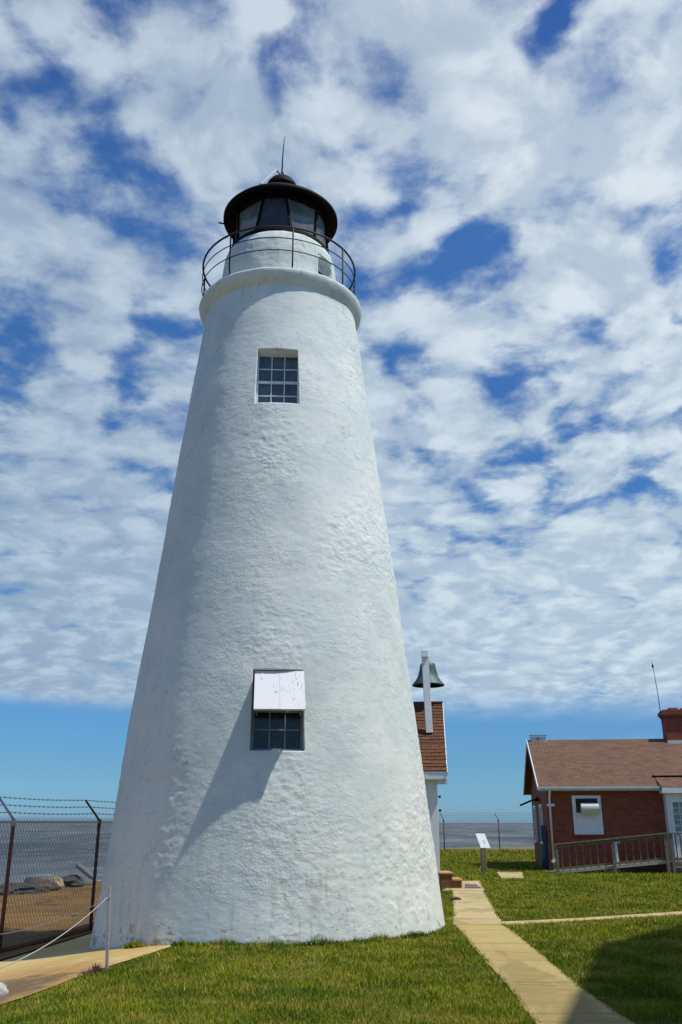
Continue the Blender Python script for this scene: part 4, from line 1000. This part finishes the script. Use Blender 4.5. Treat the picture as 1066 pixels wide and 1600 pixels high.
# ------------------------------------------------------------------ grass blades (one stuff object)
def inpoly(X, Y, poly):
    c = np.zeros(len(X), bool); n = len(poly)
    for i in range(n):
        x0, y0 = poly[i]; x1, y1 = poly[(i+1) % n]
        if y0 == y1: continue
        m_ = ((y0 > Y) != (y1 > Y)) & (X < (x1-x0)*(Y-y0)/(y1-y0)+x0); c ^= m_
    return c
NB = 760000
u = rng.random(NB); Y = 7.4*(57/7.4)**u; X = (rng.random(NB)*1.12-.56)*Y
keep = np.ones(NB, bool)
for Lq, Rq in ((pl, pr), (pl2, pr2), ([g2(709, 1445.6), g2(708, 1437.4)], [g2(787, 1445.6), g2(781, 1437.4)]), ([g2(689, 1392.6), g2(722, 1377)], [g2(757, 1392.6), g2(750, 1377)])):
    e = .034
    keep &= ~inpoly(X, Y, [(p.x+e, p.y) for p in Lq]+[(p.x-e, p.y) for p in Rq[::-1]])
keep &= ~((np.abs(Y-(g2(709, 1441).y)) < .5) & inpoly(X, Y, [(g2(709, 1450).x, g2(709, 1450).y), (g2(790, 1450).x, g2(790, 1450).y), (g2(779, 1430).x, g2(779, 1430).y), (g2(709, 1430).x, g2(709, 1430).y)]))
keep &= ~inpoly(X, Y, [(g2(708, 1396).x, g2(708, 1396).y), (g2(757, 1396).x, g2(757, 1396).y), (g2(756, 1390).x, g2(756, 1390).y), (g2(708, 1390).x, g2(708, 1390).y)])
keep &= ~inpoly(X, Y, [(p[0].x, p[0].y+.02) for p in sw]+[(p[1].x, p[1].y-.02) for p in sw[::-1]])
keep &= ~inpoly(X, Y, [(p.x, p.y) for p in pad])
lx = np.interp(Y, [p[1] for p in le], [p[0] for p in le])
wob = np.array([noise.noise(Vector((0, float(y)*2.3, 1))) for y in np.linspace(7, 62, 1200)]); lx = lx+.05*np.interp(Y, np.linspace(7, 62, 1200), wob)+.07
keep &= (X > lx) | (Y > 24)
keep &= np.hypot(X-CX, Y-CY) > 2.86
keep &= ~((X < fence_x(0)+(Y)*FD.x/FD.y+0.2))
keep &= ~((X > BX0) & (X < BX1) & (Y > BY) & (Y < BY+3.7))
keep &= ~((X < CX+1.5) & (Y > CY+1) & (Y < 24))
keep &= ~((X > s0.x-.05) & (X < s0.x+.6) & (Y > 24.7) & (Y < 25.7))
X = X[keep]; Y = Y[keep]; n = len(X)
pn = np.array([noise.noise(Vector((float(x)*1.1, float(y)*1.1, 0)))+.5*noise.noise(Vector((float(x)*4, float(y)*4, 3))) for x, y in zip(X, Y)])
bare = np.array([noise.noise(Vector((float(x)*.9+20, float(y)*.9, 7))) for x, y in zip(X, Y)])
k2 = ~((bare > .42) & (rng.random(n) < .5)); X, Y, pn = X[k2], Y[k2], pn[k2]; n = len(X)
Z = -.55*(lambda t: t*t*(3-2*t))(np.clip((-1.7-X)/4.6, 0, 1))
sc = np.clip(Y/11, .8, 3.4)
H = (.026+.022*rng.random(n)+.026*np.clip(pn, -1, 1))*np.clip(Y/22, 1, 1.25)
tall = rng.random(n) < .03; H = np.where(tall, H*2.1, H)
H = np.where(Y > 48, H*2.2, H)
wd = (.0022+.0028*rng.random(n))*sc*1.3
an = rng.random(n)*2*np.pi; la = rng.random(n)*2*np.pi; ll = H*(.25+.75*rng.random(n))
V = np.empty((n, 3, 3)); 
V[:, 0] = np.stack([X-np.cos(an)*wd, Y-np.sin(an)*wd, Z-.004], 1); V[:, 1] = np.stack([X+np.cos(an)*wd, Y+np.sin(an)*wd, Z-.004], 1)
V[:, 2] = np.stack([X+np.cos(la)*ll, Y+np.sin(la)*ll, Z+H], 1)
me = bpy.data.meshes.new('grass'); me.vertices.add(n*3); me.vertices.foreach_set('co', V.ravel().astype(np.float32))
me.loops.add(n*3); me.loops.foreach_set('vertex_index', np.arange(n*3, dtype=np.int32))
me.polygons.add(n); me.polygons.foreach_set('loop_start', np.arange(0, n*3, 3, dtype=np.int32)); me.polygons.foreach_set('loop_total', np.full(n, 3, dtype=np.int32))
me.update(); at_ = me.attributes.new('tint', 'FLOAT', 'FACE'); at_.data.foreach_set('value', rng.random(n).astype(np.float32))
me.materials.append(MATS['grass_blade']); go = bpy.data.objects.new('grass', me); C.objects.link(go)
props(go, 'short green and straw-coloured lawn grass around the paths', 'grass', kind='stuff')
# taller weeds that hug the tower foot
mb = MB()
for k in range(2600):
    if k < 500: a = R(-90)+random.gauss(-.66, .035)
    else: a = R(-90)+random.uniform(-.42, .95)
    r = 2.93+abs(random.gauss(0, .035)); x = CX+r*math.cos(a); y = CY+r*math.sin(a); z = hgt(x, y)
    h_ = random.uniform(.05, .11)*(1.3 if k < 500 else 1)*(.6+.9*max(0, noise.noise(Vector((a*9, 0, 0)))+.3)); w_ = .006; q = random.uniform(0, 3.14)
    mb.add([(x-w_*math.cos(q), y-w_*math.sin(q), z), (x+w_*math.cos(q), y+w_*math.sin(q), z), (x+random.uniform(-.05, .05), y+random.uniform(-.05, .05), z+h_)], [(0, 1, 2)])
mb.build('weeds', 'grass_blade', label='taller weeds growing along the foot of the lighthouse wall', cat='weeds', kind='stuff')
